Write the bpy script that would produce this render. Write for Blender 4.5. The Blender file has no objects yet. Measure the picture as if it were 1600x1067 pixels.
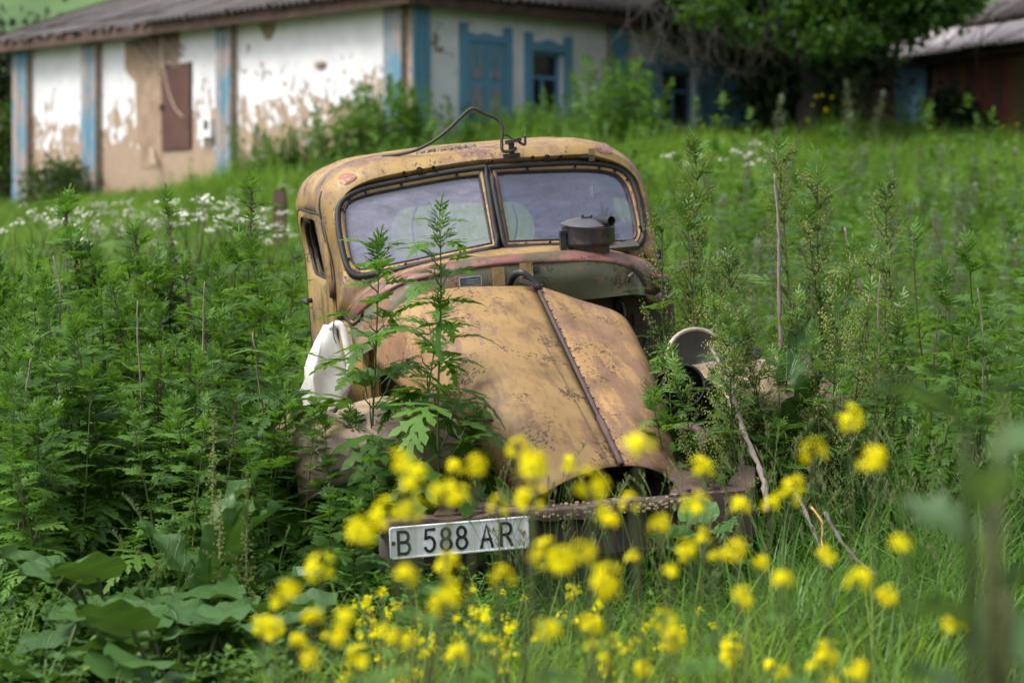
import bpy, bmesh, math, random
import numpy as np
from mathutils import Vector, Matrix, Euler

random.seed(7)
SC = bpy.context.scene
COL = SC.collection
R = math.radians

# ---------------------------------------------------------------- camera, sky, sun, exposure
CAM_Z, F_PX, HORIZON = 1.6, 1600 * 85 / 36.0, 430.0
cam_data = bpy.data.cameras.new('camera')
cam = bpy.data.objects.new('camera', cam_data)
COL.objects.link(cam)
cam.location = (0, 0, CAM_Z)
cam.rotation_euler = (R(90), 0, 0)
cam_data.lens = 85
cam_data.sensor_width = 36
cam_data.shift_y = -(533.5 - HORIZON) / 1600.0
cam_data.clip_start = 0.05
cam_data.clip_end = 3000
cam_data.dof.use_dof = True
cam_data.dof.focus_distance = 9.3
cam_data.dof.aperture_fstop = 2.9
SC.camera = cam

SUN_EL, SUN_AZ = 56.0, 246.0      # azimuth: compass from +Y, clockwise
world = bpy.data.worlds.new('World')
SC.world = world
world.use_nodes = True
wn = world.node_tree
sky = wn.nodes.new('ShaderNodeTexSky')
sky.sky_type = 'NISHITA'
sky.sun_disc = False
sky.sun_elevation = R(SUN_EL)
sky.sun_rotation = R(SUN_AZ)
sky.dust_density = 4.0
sky.air_density = 1.0
sky.ozone_density = 1.0
hs = wn.nodes.new('ShaderNodeHueSaturation')
hs.inputs['Saturation'].default_value = 0.45      # cloud cover takes the blue out
wn.links.new(sky.outputs[0], hs.inputs['Color'])
wn.links.new(hs.outputs[0], wn.nodes['Background'].inputs['Color'])
wn.nodes['Background'].inputs['Strength'].default_value = 0.125
sun_d = bpy.data.lights.new('sun', 'SUN')
sun_d.energy = 1.5
sun_d.angle = R(24)
sun_d.color = (1.0, 0.975, 0.94)
sun = bpy.data.objects.new('sun', sun_d)
COL.objects.link(sun)
_az, _el = R(SUN_AZ), R(SUN_EL)
sun_from = Vector((math.sin(_az) * math.cos(_el), math.cos(_az) * math.cos(_el), math.sin(_el)))
sun.rotation_euler = (-sun_from).to_track_quat('-Z', 'Y').to_euler()
sun.location = (-20, -5, 40)
SC.view_settings.view_transform = 'Standard'
SC.view_settings.look = 'None'
SC.view_settings.gamma = 1
SC.view_settings.exposure = 1.15
SC.view_settings.use_curve_mapping = False
SC.cycles.use_denoising = True
SC.cycles.max_bounces = 8
SC.cycles.transparent_max_bounces = 12
SC.cycles.diffuse_bounces = 3

# ---------------------------------------------------------------- helpers
def tag(o, label=None, cat=None, group=None, kind=None):
    if label: o['label'] = label
    if cat: o['category'] = cat
    if group: o['group'] = group
    if kind: o['kind'] = kind
    return o

def empty(name, loc, label=None, cat=None, group=None, rot=(0, 0, 0)):
    o = bpy.data.objects.new(name, None)
    COL.objects.link(o)
    o.empty_display_size = 0.1
    o.location = loc
    o.rotation_euler = rot
    return tag(o, label, cat, group)

class MB:
    """collects vertices and faces and links them as one mesh object"""
    def __init__(self):
        self.v, self.f, self.m, self.uv = [], [], [], None
    def add(self, verts, faces, mi=0):
        n = len(self.v)
        self.v.extend([tuple(p) for p in verts])
        self.f.extend([tuple(i + n for i in f) for f in faces])
        self.m.extend([mi] * len(faces))
        return self
    def box(self, c, size, rot=None, mi=0):
        sx, sy, sz = size[0] / 2, size[1] / 2, size[2] / 2
        vs = [Vector((x, y, z)) for x in (-sx, sx) for y in (-sy, sy) for z in (-sz, sz)]
        if rot is not None: vs = [rot @ p for p in vs]
        c = Vector(c)
        fs = [(0, 1, 3, 2), (4, 6, 7, 5), (0, 4, 5, 1), (2, 3, 7, 6), (0, 2, 6, 4), (1, 5, 7, 3)]
        return self.add([p + c for p in vs], fs, mi)
    def frame_box(self, o, u, n, s0, s1, n0, n1, z0, z1, mi=0):
        """box in a wall frame: s along u, n along n, z up"""
        o, u, n = Vector(o), Vector(u), Vector(n)
        vs = [o + u * s + n * q + Vector((0, 0, z)) for s in (s0, s1) for q in (n0, n1) for z in (z0, z1)]
        fs = [(0, 1, 3, 2), (4, 6, 7, 5), (0, 4, 5, 1), (2, 3, 7, 6), (0, 2, 6, 4), (1, 5, 7, 3)]
        return self.add(vs, fs, mi)
    def tube(self, pts, rad, seg=6, mi=0, cap=True):
        pts = [Vector(p) for p in pts]
        n = len(pts)
        if hasattr(rad, '__len__'):
            rr = list(rad); rads = [rr[min(len(rr) - 1, int(i * (len(rr) - 1) / max(1, n - 1)))] + (rr[min(len(rr) - 1, int(i * (len(rr) - 1) / max(1, n - 1)) + 1)] - rr[min(len(rr) - 1, int(i * (len(rr) - 1) / max(1, n - 1)))]) * ((i * (len(rr) - 1) / max(1, n - 1)) % 1) for i in range(n)]
        else: rads = [rad] * n
        vs, fs = [], []
        up = Vector((0.13, 0.31, 0.94))
        for i, p in enumerate(pts):
            d = (pts[min(i + 1, n - 1)] - pts[max(i - 1, 0)])
            d = d.normalized() if d.length > 1e-9 else Vector((0, 0, 1))
            a = d.cross(up)
            if a.length < 0.15: a = d.cross(Vector((1, 0.2, 0)))
            a.normalize(); b = d.cross(a)
            for k in range(seg):
                t = 2 * math.pi * k / seg
                vs.append(p + (a * math.cos(t) + b * math.sin(t)) * rads[i])
        for i in range(n - 1):
            for k in range(seg):
                k2 = (k + 1) % seg
                fs.append((i * seg + k, i * seg + k2, (i + 1) * seg + k2, (i + 1) * seg + k))
        if cap:
            fs.append(tuple(range(seg))[::-1]); fs.append(tuple((n - 1) * seg + k for k in range(seg)))
        return self.add(vs, fs, mi)
    def loft(self, loops, closed=False, mi=0):
        n = len(loops[0]); vs, fs = [], []
        for lp in loops: vs += list(lp)
        for i in range(len(loops) - 1):
            for k in range(n if closed else n - 1):
                k2 = (k + 1) % n
                fs.append((i * n + k, i * n + k2, (i + 1) * n + k2, (i + 1) * n + k))
        return self.add(vs, fs, mi)
    def lathe(self, prof, seg=24, mat=None, mi=0):
        """prof: (r, z) pairs round the z axis"""
        mat = mat or Matrix.Identity(4)
        loops = [[mat @ Vector((r * math.cos(2 * math.pi * k / seg), r * math.sin(2 * math.pi * k / seg), z)) for k in range(seg)] for r, z in prof]
        return self.loft(loops, True, mi)
    def mesh(self, name, mats, smooth=False):
        me = bpy.data.meshes.new(name)
        me.from_pydata(self.v, [], self.f)
        for m in (mats if isinstance(mats, (list, tuple)) else [mats]): me.materials.append(m)
        if any(self.m): me.polygons.foreach_set('material_index', self.m)
        if smooth: me.polygons.foreach_set('use_smooth', [True] * len(me.polygons))
        me.update()
        return me
    def build(self, name, mats, parent=None, smooth=False, world_coords=False, auto=None, solid=None):
        me = self.mesh(name, mats, smooth)
        o = bpy.data.objects.new(name, me)
        COL.objects.link(o)
        if parent is not None:
            o.parent = parent
            if world_coords: o.matrix_parent_inverse = wm(parent).inverted()
        if auto is not None:
            try: me.set_sharp_from_angle(angle=R(auto))
            except Exception: pass
        if solid:
            md = o.modifiers.new('thickness', 'SOLIDIFY'); md.thickness = solid; md.offset = -1.0
        return o

def wm(o):
    m = Matrix.LocRotScale(o.location, o.rotation_euler, o.scale)
    if o.parent is not None: m = wm(o.parent) @ o.matrix_parent_inverse @ m
    return m

def copy_tree(o, parent=None):
    c = o.copy()
    COL.objects.link(c)
    if parent is not None: c.parent = parent
    for ch in CHILD.get(o.name, []) or [k for k in o.children]:
        copy_tree(ch, c)
    return c
CHILD = {}

def catmull(pts, closed=False, sub=6):
    P = [Vector(p) for p in pts]; n = len(P); out = []
    for i in range(n if closed else n - 1):
        p0 = P[(i - 1) % n] if closed else P[max(i - 1, 0)]
        p1, p2 = P[i], P[(i + 1) % n]
        p3 = P[(i + 2) % n] if closed else P[min(i + 2, n - 1)]
        for k in range(sub):
            t = k / sub
            out.append(0.5 * ((2 * p1) + (p2 - p0) * t + (2 * p0 - 5 * p1 + 4 * p2 - p3) * t * t + (3 * p1 - p0 - 3 * p2 + p3) * t ** 3))
    if not closed: out.append(P[-1].copy())
    return out

def resample(pts, n, closed=False):
    P = [Vector(p) for p in pts]
    if closed: P = P + [P[0]]
    L = [0.0]
    for i in range(1, len(P)): L.append(L[-1] + (P[i] - P[i - 1]).length)
    out, j = [], 0
    for k in range(n):
        t = L[-1] * k / (n if closed else n - 1)
        while j < len(P) - 2 and L[j + 1] < t: j += 1
        d = L[j + 1] - L[j]
        out.append(P[j].lerp(P[j + 1], 0 if d < 1e-9 else min(1, max(0, (t - L[j]) / d))))
    return out

def ray(px, py):
    return Vector(((px - 800) / F_PX, 1.0, -(py - HORIZON) / F_PX))
CAM = Vector((0, 0, CAM_Z))
def W(px, py, Y): return CAM + ray(px, py) * Y
def X_at(px, Y): return (px - 800) / F_PX * Y

def zg(x, y):
    """height of the meadow"""
    t = max(0.0, y - 9.0)
    z = 0.15 + 0.13 * t * t / (t + 2.5)
    k = min(1.0, t / 22.0)
    z += (0.18 if x < 0 else -0.02) * max(-40, min(40, x)) * k
    if y > 55: z += 0.0006 * (y - 55) ** 2 * (1 if y < 200 else 1) if y < 260 else 0.0006 * 205 ** 2 + 0.2 * (y - 260)
    z += 0.04 * math.sin(x * 1.3 + 0.4) * math.sin(y * 0.9) + 0.02 * math.sin(3.1 * x + 1.7 * y)
    return z
def G(px, Y): 
    x = X_at(px, Y)
    return Vector((x, Y, zg(x, Y)))

# ---------------------------------------------------------------- materials
class NT:
    def __init__(self, name):
        self.mat = bpy.data.materials.new(name)
        self.mat.use_nodes = True
        self.t = self.mat.node_tree
        self.b = self.t.nodes['Principled BSDF']
        self.out = self.t.nodes['Material Output']
    def n(self, typ, **kw):
        x = self.t.nodes.new(typ)
        for k, v in kw.items(): setattr(x, k, v)
        return x
    def l(self, a, b): self.t.links.new(a, b)
    def coord(self, kind='Object', scale=(1, 1, 1), rot=(0, 0, 0), loc=(0, 0, 0)):
        c = self.n('ShaderNodeTexCoord'); m = self.n('ShaderNodeMapping')
        m.inputs['Scale'].default_value = scale; m.inputs['Rotation'].default_value = rot; m.inputs['Location'].default_value = loc
        self.l(c.outputs[kind], m.inputs['Vector'])
        return m.outputs[0]
    def noise(self, vec, scale, detail=4, rough=0.6, dist=0.0):
        x = self.n('ShaderNodeTexNoise')
        x.inputs['Scale'].default_value = scale; x.inputs['Detail'].default_value = detail
        x.inputs['Roughness'].default_value = rough; x.inputs['Distortion'].default_value = dist
        if vec is not None: self.l(vec, x.inputs['Vector'])
        return x.outputs['Fac']
    def ramp(self, fac, stops):
        x = self.n('ShaderNodeValToRGB'); e = x.color_ramp.elements
        while len(e) < len(stops): e.new(0.5)
        for el, (p, c) in zip(e, stops):
            el.position = p
            el.color = (c, c, c, 1) if not hasattr(c, '__len__') else (*c, 1)
        self.l(fac, x.inputs[0])
        return x.outputs[0]
    def mix(self, fac, a, b, mode='MIX'):
        x = self.n('ShaderNodeMix'); x.data_type = 'RGBA'; x.blend_type = mode
        for s, v in ((0, fac), (6, a), (7, b)):
            if hasattr(v, 'is_linked') or hasattr(v, 'links'): self.l(v, x.inputs[s])
            elif s == 0: x.inputs[0].default_value = v
            else: x.inputs[s].default_value = (*v, 1)
        return x.outputs[2]
    def math(self, op, a, b=0.0, clamp=False):
        x = self.n('ShaderNodeMath'); x.operation = op; x.use_clamp = clamp
        for s, v in ((0, a), (1, b)):
            if hasattr(v, 'links'): self.l(v, x.inputs[s])
            else: x.inputs[s].default_value = v
        return x.outputs[0]
    def sep(self, vec):
        x = self.n('ShaderNodeSeparateXYZ'); self.l(vec, x.inputs[0]); return x.outputs
    def base(self, c):
        if hasattr(c, 'links'): self.l(c, self.b.inputs['Base Color'])
        else: self.b.inputs['Base Color'].default_value = (*c, 1)
    def rough(self, r):
        if hasattr(r, 'links'): self.l(r, self.b.inputs['Roughness'])
        else: self.b.inputs['Roughness'].default_value = r
    def bump(self, h, strength=0.3, dist=0.01):
        x = self.n('ShaderNodeBump'); x.inputs['Strength'].default_value = strength; x.inputs['Distance'].default_value = dist
        self.l(h, x.inputs['Height']); self.l(x.outputs[0], self.b.inputs['Normal'])

def simple(name, col, rough=0.6, metal=0.0, var=0.25, scale=12, bump=0.1, spec=0.5):
    m = NT(name); v = m.coord('Object')
    f = m.noise(v, scale, 5, 0.65)
    k = m.ramp(f, [(0.3, tuple(c * (1 - var) for c in col)), (0.7, tuple(min(1, c * (1 + var)) for c in col))])
    m.base(k); m.rough(rough); m.b.inputs['Metallic'].default_value = metal
    m.b.inputs['Specular IOR Level'].default_value = spec
    if bump: m.bump(m.noise(v, scale * 4, 4), bump, 0.004)
    return m.mat

def paint(name, base, worn, amount=0.45, specks=0.62, streak=(3, 3, 3), dark=(0.05, 0.025, 0.018), scale=2.2, rough=0.55, grime=0.8, rusty=0.0):
    """old oxidised enamel: fading, patches worn to primer, rust specks, scratches"""
    m = NT(name); v = m.coord('Object')
    big = m.noise(v, scale, 6, 0.62, 0.4)
    vs = m.coord('Object', streak)
    st = m.noise(vs, 2.2, 5, 0.62, 0.3)
    fade = m.noise(v, 5, 4, 0.6)
    c = m.mix(m.ramp(fade, [(0.3, 0.0), (0.72, 1.0)]), tuple(x * 0.8 for x in base), tuple(min(1, x * 1.18) for x in base))
    s = m.math('ADD', m.math('MULTIPLY', big, 0.55), m.math('MULTIPLY', st, 0.45))
    fine = m.noise(v, 46, 4, 0.7)
    s2 = m.math('ADD', s, m.math('MULTIPLY', m.math('SUBTRACT', fine, 0.5), 0.22))
    lo = 0.62 - amount * 0.22
    pm = m.ramp(s2, [(lo, 0.0), (lo + 0.035, 0.75), (lo + 0.14, 1.0)])
    wv = m.mix(m.noise(v, 14, 4), tuple(x * 0.7 for x in worn), tuple(min(1, x * 1.25) for x in worn))
    if rusty: wv = m.mix(m.ramp(m.noise(v, 4.5, 5, 0.65, 0.6), [(0.42, 0.0), (0.62, rusty)]), wv, (0.20, 0.088, 0.035))
    c = m.mix(pm, c, wv)
    sp = m.noise(v, 75, 3, 0.6)
    spz = m.noise(v, 6, 3, 0.6)
    spk = m.ramp(m.math('ADD', sp, m.math('MULTIPLY', m.math('SUBTRACT', spz, 0.5), 1.1)), [(specks + .04, 0.0), (specks + 0.09, 1.0)])
    c = m.mix(m.math('MULTIPLY', spk, 0.85), c, dark)
    sc_ = m.noise(m.coord('Object', (60, 5, 40), (0.3, 0.2, 0.5)), 1.0, 3, 0.6)
    c = m.mix(m.math('MULTIPLY', m.ramp(sc_, [(0.7, 0.0), (0.74, 0.6)]), 0.7), c, (0.12, 0.06, 0.03))
    # run-down grime and brown rust bleeding down the panels
    gv = m.noise(m.coord('Object', (11, 5, 1.1)), 1.6, 6, 0.66, 0.5)
    g2 = m.noise(v, 3.4, 5, 0.65)
    gk = m.ramp(m.math('ADD', m.math('MULTIPLY', gv, 0.6), m.math('MULTIPLY', g2, 0.4)), [(0.50, 0.0), (0.66, 1.0)])
    c = m.mix(m.math('MULTIPLY', gk, grime), c, (0.10, 0.055, 0.028))
    m.base(c)
    m.rough(m.math('ADD', rough - 0.1, m.math('MULTIPLY', pm, 0.3)))
    m.bump(m.math('ADD', m.math('MULTIPLY', m.noise(v, 5.5, 3, 0.5), 3.5), m.math('SUBTRACT', m.math('MULTIPLY', fine, 0.4), m.math('ADD', m.math('MULTIPLY', pm, 0.6), spk))), 0.4, 0.004)
    return m.mat

def leaf_mat(name, col, tip=None, trans=0.3, rough=0.42, var=0.35, tcol=None, veins=False, patch=0.0):
    m = NT(name)
    oi = m.n('ShaderNodeObjectInfo')
    v = m.coord('Object')
    f = m.noise(v, 9, 3, 0.6)
    tip = tip or (col[0] * 1.7, col[1] * 1.35, col[2] * 1.1)
    k = m.math('ADD', m.math('MULTIPLY', oi.outputs['Random'], 0.55), m.math('MULTIPLY', f, 0.5))
    if patch:
        gp = m.n('ShaderNodeNewGeometry')
        pn_ = m.noise(gp.outputs['Position'], patch, 3, 0.6)
        k = m.math('ADD', m.math('MULTIPLY', k, 0.85), m.math('MULTIPLY', m.math('SUBTRACT', pn_, 0.42), 2.0))
    c = m.mix(m.ramp(k, [(0.25, 0.0), (0.85, 1.0)]), tuple(x * (1 - var) for x in col), tip)
    m.base(c); m.rough(rough)
    m.b.inputs['Specular IOR Level'].default_value = 0.22
    tr = m.n('ShaderNodeBsdfTranslucent')
    m.l(m.mix(0.65, c, tcol or (col[0] * 3.2, col[1] * 2.6, col[2] * 0.9)), tr.inputs['Color'])
    mx = m.n('ShaderNodeMixShader'); mx.inputs[0].default_value = trans
    m.l(m.b.outputs[0], mx.inputs[1]); m.l(tr.outputs[0], mx.inputs[2]); m.l(mx.outputs[0], m.out.inputs['Surface'])
    if veins:       # midrib and side veins from the leaf's own (length, width) coordinates
        uv = m.sep(m.coord('UV'))
        ab = m.math('ABSOLUTE', m.math('SUBTRACT', uv[1], 0.5))
        mid = m.ramp(ab, [(0.0, 1.0), (0.03, 0.0)])
        wv = m.math('ABSOLUTE', m.math('SUBTRACT', m.math('FRACT', m.math('SUBTRACT', m.math('MULTIPLY', uv[0], 8.0), m.math('MULTIPLY', ab, 3.2))), 0.5))
        sv = m.ramp(wv, [(0.0, 0.8), (0.07, 0.0)])
        vn = m.math('MAXIMUM', mid, sv)
        c2 = m.mix(m.math('MULTIPLY', vn, 0.30), c, tuple(min(1, x * 2.2 + .03) for x in col))
        m.base(c2)
        m.bump(m.math('SUBTRACT', m.math('MULTIPLY', m.noise(m.coord('Object'), 40, 3, 0.55, 1.0), 0.6), vn), 0.6, 0.006)
    return m.mat

M = {}
M['yellow'] = paint('ochre_enamel', (0.38, 0.25, 0.09), (0.24, 0.145, 0.11), 0.48, 0.63)
M['roof'] = paint('ochre_enamel_roof', (0.335, 0.215, 0.074), (0.215, 0.13, 0.11), 0.54, 0.60, scale=3.0, grime=.65, rusty=.6)
M['hood'] = paint('ochre_enamel_hood', (0.30, 0.183, 0.066), (0.225, 0.135, 0.09), 0.50, 0.61, (9, 1.2, 2), rough=0.68, rusty=.8)
M['hood_r'] = paint('ochre_enamel_worn', (0.33, 0.195, 0.075), (0.215, 0.13, 0.085), 0.66, 0.61, (9, 1.0, 2), scale=1.8, rough=0.7, rusty=.6)
M['fender'] = paint('faded_fender_enamel', (0.32, 0.235, 0.14), (0.28, 0.20, 0.175), 0.55, 0.66, (2, 4, 4), rough=0.5)
M['cowl'] = paint('rusted_cowl', (0.20, 0.085, 0.066), (0.085, 0.075, 0.045), 0.5, 0.62, scale=3.5)
M['green'] = paint('green_primer_rust', (0.085, 0.088, 0.045), (0.23, 0.10, 0.05), 0.42, 0.64, scale=3.0)
M['firewall'] = paint('dark_firewall', (0.085, 0.075, 0.045), (0.12, 0.07, 0.045), 0.4, 0.66)
M['rust'] = paint('brown_rust', (0.085, 0.048, 0.042), (0.13, 0.085, 0.075), 0.5, 0.66, rough=0.75)
M['darkrust'] = paint('dark_rust', (0.05, 0.034, 0.032), (0.085, 0.05, 0.04), 0.5, 0.68, rough=0.8)
M['rubber'] = simple('black_rubber', (0.018, 0.016, 0.018), 0.6)
M['black'] = simple('dark_metal', (0.03, 0.03, 0.034), 0.45, 0.3, 0.5, 18)
M['interior'] = simple('dim_interior', (0.05, 0.048, 0.045), 0.8)
M['seat'] = simple('old_seat_cloth', (0.05, 0.04, 0.035), 0.9)
M['white_plastic'] = simple('white_plastic', (0.74, 0.72, 0.67), 0.38, 0, 0.14, 7, 0.3)
M['cream'] = simple('cream_rim', (0.30, 0.25, 0.20), 0.5, 0, 0.3, 20)
M['grey_metal'] = simple('grey_metal', (0.05, 0.055, 0.05), 0.55, 0.1, 0.4, 14)

def filmed_glass(name, film_amt, tint, gl=0.10):
    m = NT(name); t = m.t; t.nodes.remove(m.b)
    tr = m.n('ShaderNodeBsdfTransparent'); df = m.n('ShaderNodeBsdfDiffuse'); gs = m.n('ShaderNodeBsdfGlossy')
    gs.inputs['Roughness'].default_value = 0.06
    v = m.coord('Object', (1, 1, 1)); vs = m.coord('Object', (1, 1, 3.5), (0, 0.3, 0))
    d = m.math('ADD', m.math('MULTIPLY', m.noise(vs, 7, 5, 0.65, 0.8), 0.7), m.math('MULTIPLY', m.noise(v, 60, 3, 0.7), 0.3))
    fac = m.ramp(d, [(0.34, film_amt * 0.55), (0.66, min(0.95, film_amt * 1.5))])
    df.inputs['Color'].default_value = (*tint, 1)
    mx = m.n('ShaderNodeMixShader'); m.l(fac, mx.inputs[0]); m.l(tr.outputs[0], mx.inputs[1]); m.l(df.outputs[0], mx.inputs[2])
    fr = m.n('ShaderNodeFresnel'); fr.inputs['IOR'].default_value = 1.52
    k = m.math('ADD', fr.outputs[0], gl, True)
    mx2 = m.n('ShaderNodeMixShader'); m.l(k, mx2.inputs[0]); m.l(mx.outputs[0], mx2.inputs[1]); m.l(gs.outputs[0], mx2.inputs[2])
    m.l(mx2.outputs[0], m.out.inputs['Surface'])
    return m.mat
M['glass_l'] = filmed_glass('dust_and_sky_windscreen_glass', 0.34, (0.40, 0.395, 0.53))  # lavender film: dust plus sky reflection painted into the colour
M['glass_r'] = filmed_glass('sky_film_windscreen_glass', 0.40, (0.20, 0.21, 0.33))  # bluish film colour stands in for the sky reflected on this pane

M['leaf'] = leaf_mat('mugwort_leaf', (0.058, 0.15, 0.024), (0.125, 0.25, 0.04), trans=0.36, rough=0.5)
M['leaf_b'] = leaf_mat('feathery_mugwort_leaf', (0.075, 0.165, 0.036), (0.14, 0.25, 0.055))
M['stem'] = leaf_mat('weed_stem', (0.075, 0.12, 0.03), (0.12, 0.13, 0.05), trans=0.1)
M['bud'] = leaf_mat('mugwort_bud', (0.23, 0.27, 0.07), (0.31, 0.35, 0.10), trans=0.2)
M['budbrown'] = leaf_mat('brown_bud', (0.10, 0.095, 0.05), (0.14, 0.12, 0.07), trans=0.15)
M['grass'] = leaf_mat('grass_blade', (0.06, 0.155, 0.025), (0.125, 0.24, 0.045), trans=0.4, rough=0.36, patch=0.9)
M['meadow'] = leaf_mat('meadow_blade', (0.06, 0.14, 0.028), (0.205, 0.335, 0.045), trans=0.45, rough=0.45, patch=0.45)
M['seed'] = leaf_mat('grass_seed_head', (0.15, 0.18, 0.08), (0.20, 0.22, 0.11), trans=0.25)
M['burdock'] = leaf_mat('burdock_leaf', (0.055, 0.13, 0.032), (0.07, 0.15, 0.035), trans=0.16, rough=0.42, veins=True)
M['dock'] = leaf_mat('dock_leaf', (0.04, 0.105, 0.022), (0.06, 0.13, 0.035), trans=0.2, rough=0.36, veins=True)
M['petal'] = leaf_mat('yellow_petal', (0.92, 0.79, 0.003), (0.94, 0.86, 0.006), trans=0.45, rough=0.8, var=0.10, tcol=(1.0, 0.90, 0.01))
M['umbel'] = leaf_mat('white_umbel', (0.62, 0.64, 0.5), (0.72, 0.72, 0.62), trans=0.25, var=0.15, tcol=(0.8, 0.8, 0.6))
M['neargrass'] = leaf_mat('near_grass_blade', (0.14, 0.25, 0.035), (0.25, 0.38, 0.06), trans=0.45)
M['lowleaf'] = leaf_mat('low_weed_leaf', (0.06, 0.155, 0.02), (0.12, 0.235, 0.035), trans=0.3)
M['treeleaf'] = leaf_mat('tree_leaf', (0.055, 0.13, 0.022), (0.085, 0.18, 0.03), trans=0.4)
M['shadeleaf'] = leaf_mat('shade_darkened_leaf', (0.018, 0.038, 0.010), (0.032, 0.06, 0.014), trans=0.06, rough=.7)  # leaf colour darkened to stand in for deep shade under the tree
M['silver'] = leaf_mat('silver_wormwood_leaf', (0.13, 0.18, 0.115), (0.19, 0.235, 0.16), trans=0.25)
M['bark'] = simple('bark', (0.045, 0.037, 0.032), 0.9, 0, 0.4, 20, 0.5)
M['bare'] = simple('bare_branch', (0.15, 0.125, 0.11), 0.9, 0, 0.3, 30, 0.3)
M['twig'] = simple('dry_twig', (0.20, 0.16, 0.13), 0.85, 0, 0.3, 30, 0.3)
M['deadwood'] = simple('bleached_dead_wood', (0.20, 0.16, 0.135), 0.8, 0, 0.45, 14, 0.5)
# ================================================================ THE TRUCK
YAW, PITCH, ROLL = R(15), R(4), R(-5.5)
_rot = Euler((PITCH, ROLL, YAW)).to_matrix()
_anchor = W(782, 388, 10.4)
T_ORG = _anchor - _rot @ Vector((0, 0, 1.46))
T_M = Matrix.Translation(T_ORG) @ _rot.to_4x4()
T_I = T_M.inverted()
_c = T_I @ CAM
def P(px, py, yl):
    """truck-local point seen at a pixel, on the truck's own cross plane y = yl"""
    d = T_I.to_3x3() @ ray(px, py)
    return _c + d * ((yl - _c.y) / d.y)
def PX(px, py, xl):
    d = T_I.to_3x3() @ ray(px, py)
    return _c + d * ((xl - _c.x) / d.x)

truck = empty('abandoned_truck', T_ORG, 'rusty ochre old truck cab with split windscreen sunk nose-down in tall weeds', 'truck', rot=(PITCH, ROLL, YAW))
def yw(px, py):     # depth of the split, leaned-back windscreen
    return 0.0 + 0.17 * (388 - py) / 126 + 0.11 * (abs(px - 775) / 230) ** 1.2
def PW(px, py, off=0.0): return P(px, py, yw(px, py) + off)

# ---- cab shell
A = [(540, 423), (532, 396), (525, 360), (525, 332), (530, 316), (544, 304), (568, 293), (620, 283), (700, 268), (760, 259), (840, 256), (900, 252), (930, 254),
     (955, 258), (972, 265), (988, 279), (998, 304), (1006, 340), (1009, 370), (1000, 386)]
C2 = [(529, 500), (527, 474), (526, 450), (522, 412), (514, 380), (507, 344), (504, 320), (510, 296), (530, 274), (565, 257), (620, 247), (700, 236), (778, 229), (840, 224), (900, 220),
      (930, 222), (952, 229), (972, 240), (988, 254), (1000, 272), (1010, 304), (1017, 340), (1024, 380), (1030, 410), (1038, 460)]
NS = 72
def ring_from(px_list, depth, n=NS): return resample(catmull([depth(p) for p in px_list]), n)
rA = ring_from(A, lambda p: PW(p[0], p[1], -0.012))
r2 = ring_from(C2, lambda p: P(p[0], p[1], 0.27))
def blend(a, b, t, push=(0, 0, 0)): return [p.lerp(q, t) + Vector(push) for p, q in zip(a, b)]
xs = [p.x for p in r2]; x_mid = (min(xs) + max(xs)) / 2; z_top = max(p.z for p in r2)
def grow(ring, dy, fx, dz):
    out = []
    for p in ring:
        k = max(0.0, (p.z - (z_top - 0.45)) / 0.45)
        out.append(Vector((x_mid + (p.x - x_mid) * fx, p.y + dy, p.z + dz * k)))
    return out
r1a = blend(rA, r2, 0.3, (0, -0.045, 0.006)); r1b = blend(rA, r2, 0.65, (0, -0.045, 0.012))
r2b = blend(r2, grow(r2, 0.10, 1.0, 0.012), 0.6)
r3 = grow(r2, 0.20, .995, 0.012); r4 = grow(r2, 0.46, .985, 0.01); r5 = grow(r2, 0.76, .965, -0.02); r6 = grow(r2, 0.96, 0.93, -0.07); r7 = grow(r2, 1.03, 0.88, -0.12)
# side faces of the shell are open where the doors stand
z_sill = P(500, 470, 0.6).z
cab = MB()
cab.loft([rA, r1a, r1b, r2, r2b, r3])
def door_side(p): return p.z < z_top - 0.22
mb = MB(); loops = [r3, r4, r5, r6, r7]
vs = [p for lp in loops for p in lp]; fs = []
for i in range(4):
    for k in range(NS - 1):
        q = (i * NS + k, i * NS + k + 1, (i + 1) * NS + k + 1, (i + 1) * NS + k)
        if i < 2 and all(door_side(vs[j]) for j in q): continue
        fs.append(q)
cab.add(vs, fs)
# rear wall with its wide rounded window
RW = [(611, 362), (617, 340), (636, 325), (700, 319), (790, 316), (814, 319), (831, 338), (836, 362), (828, 384), (800, 396), (700, 403), (632, 406), (616, 392)]
rw_y = r7[0].y + 0.01
rw = resample(catmull([P(a, b, rw_y) for a, b in RW], True), 64, True)
rc = sum(rw, Vector()) / len(rw)
outer = r7 + [r7[-1].lerp(r7[0], t) for t in (0.2, 0.4, 0.6, 0.8)]
def by_angle(pts, c, n=64):
    pts = resample(pts, 600, True); ang = [(math.atan2(p.z - c.z, p.x - c.x), p) for p in pts]
    out = []
    for k in range(n):
        t = -math.pi + 2 * math.pi * k / n
        out.append(min(ang, key=lambda q: abs((q[0] - t + math.pi) % (2 * math.pi) - math.pi))[1])
    return out
ro, ri = by_angle(outer, rc), by_angle(rw, rc)
cab.loft([ro, blend(ro, ri, 0.5), ri], True)
cab.build('cab_shell', [M['roof']], truck, True, auto=50, solid=0.012)
g = MB(); g.add(ri, [tuple(range(64))])
rg = NT('rear_window_glass'); rg.t.nodes.remove(rg.b)
_t = rg.n('ShaderNodeBsdfTransparent'); _g = rg.n('ShaderNodeBsdfGlossy'); _g.inputs['Roughness'].default_value = 0.05
_m = rg.n('ShaderNodeMixShader'); _m.inputs[0].default_value = 0.06; rg.l(_t.outputs[0], _m.inputs[1]); rg.l(_g.outputs[0], _m.inputs[2]); rg.l(_m.outputs[0], rg.out.inputs['Surface'])
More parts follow.
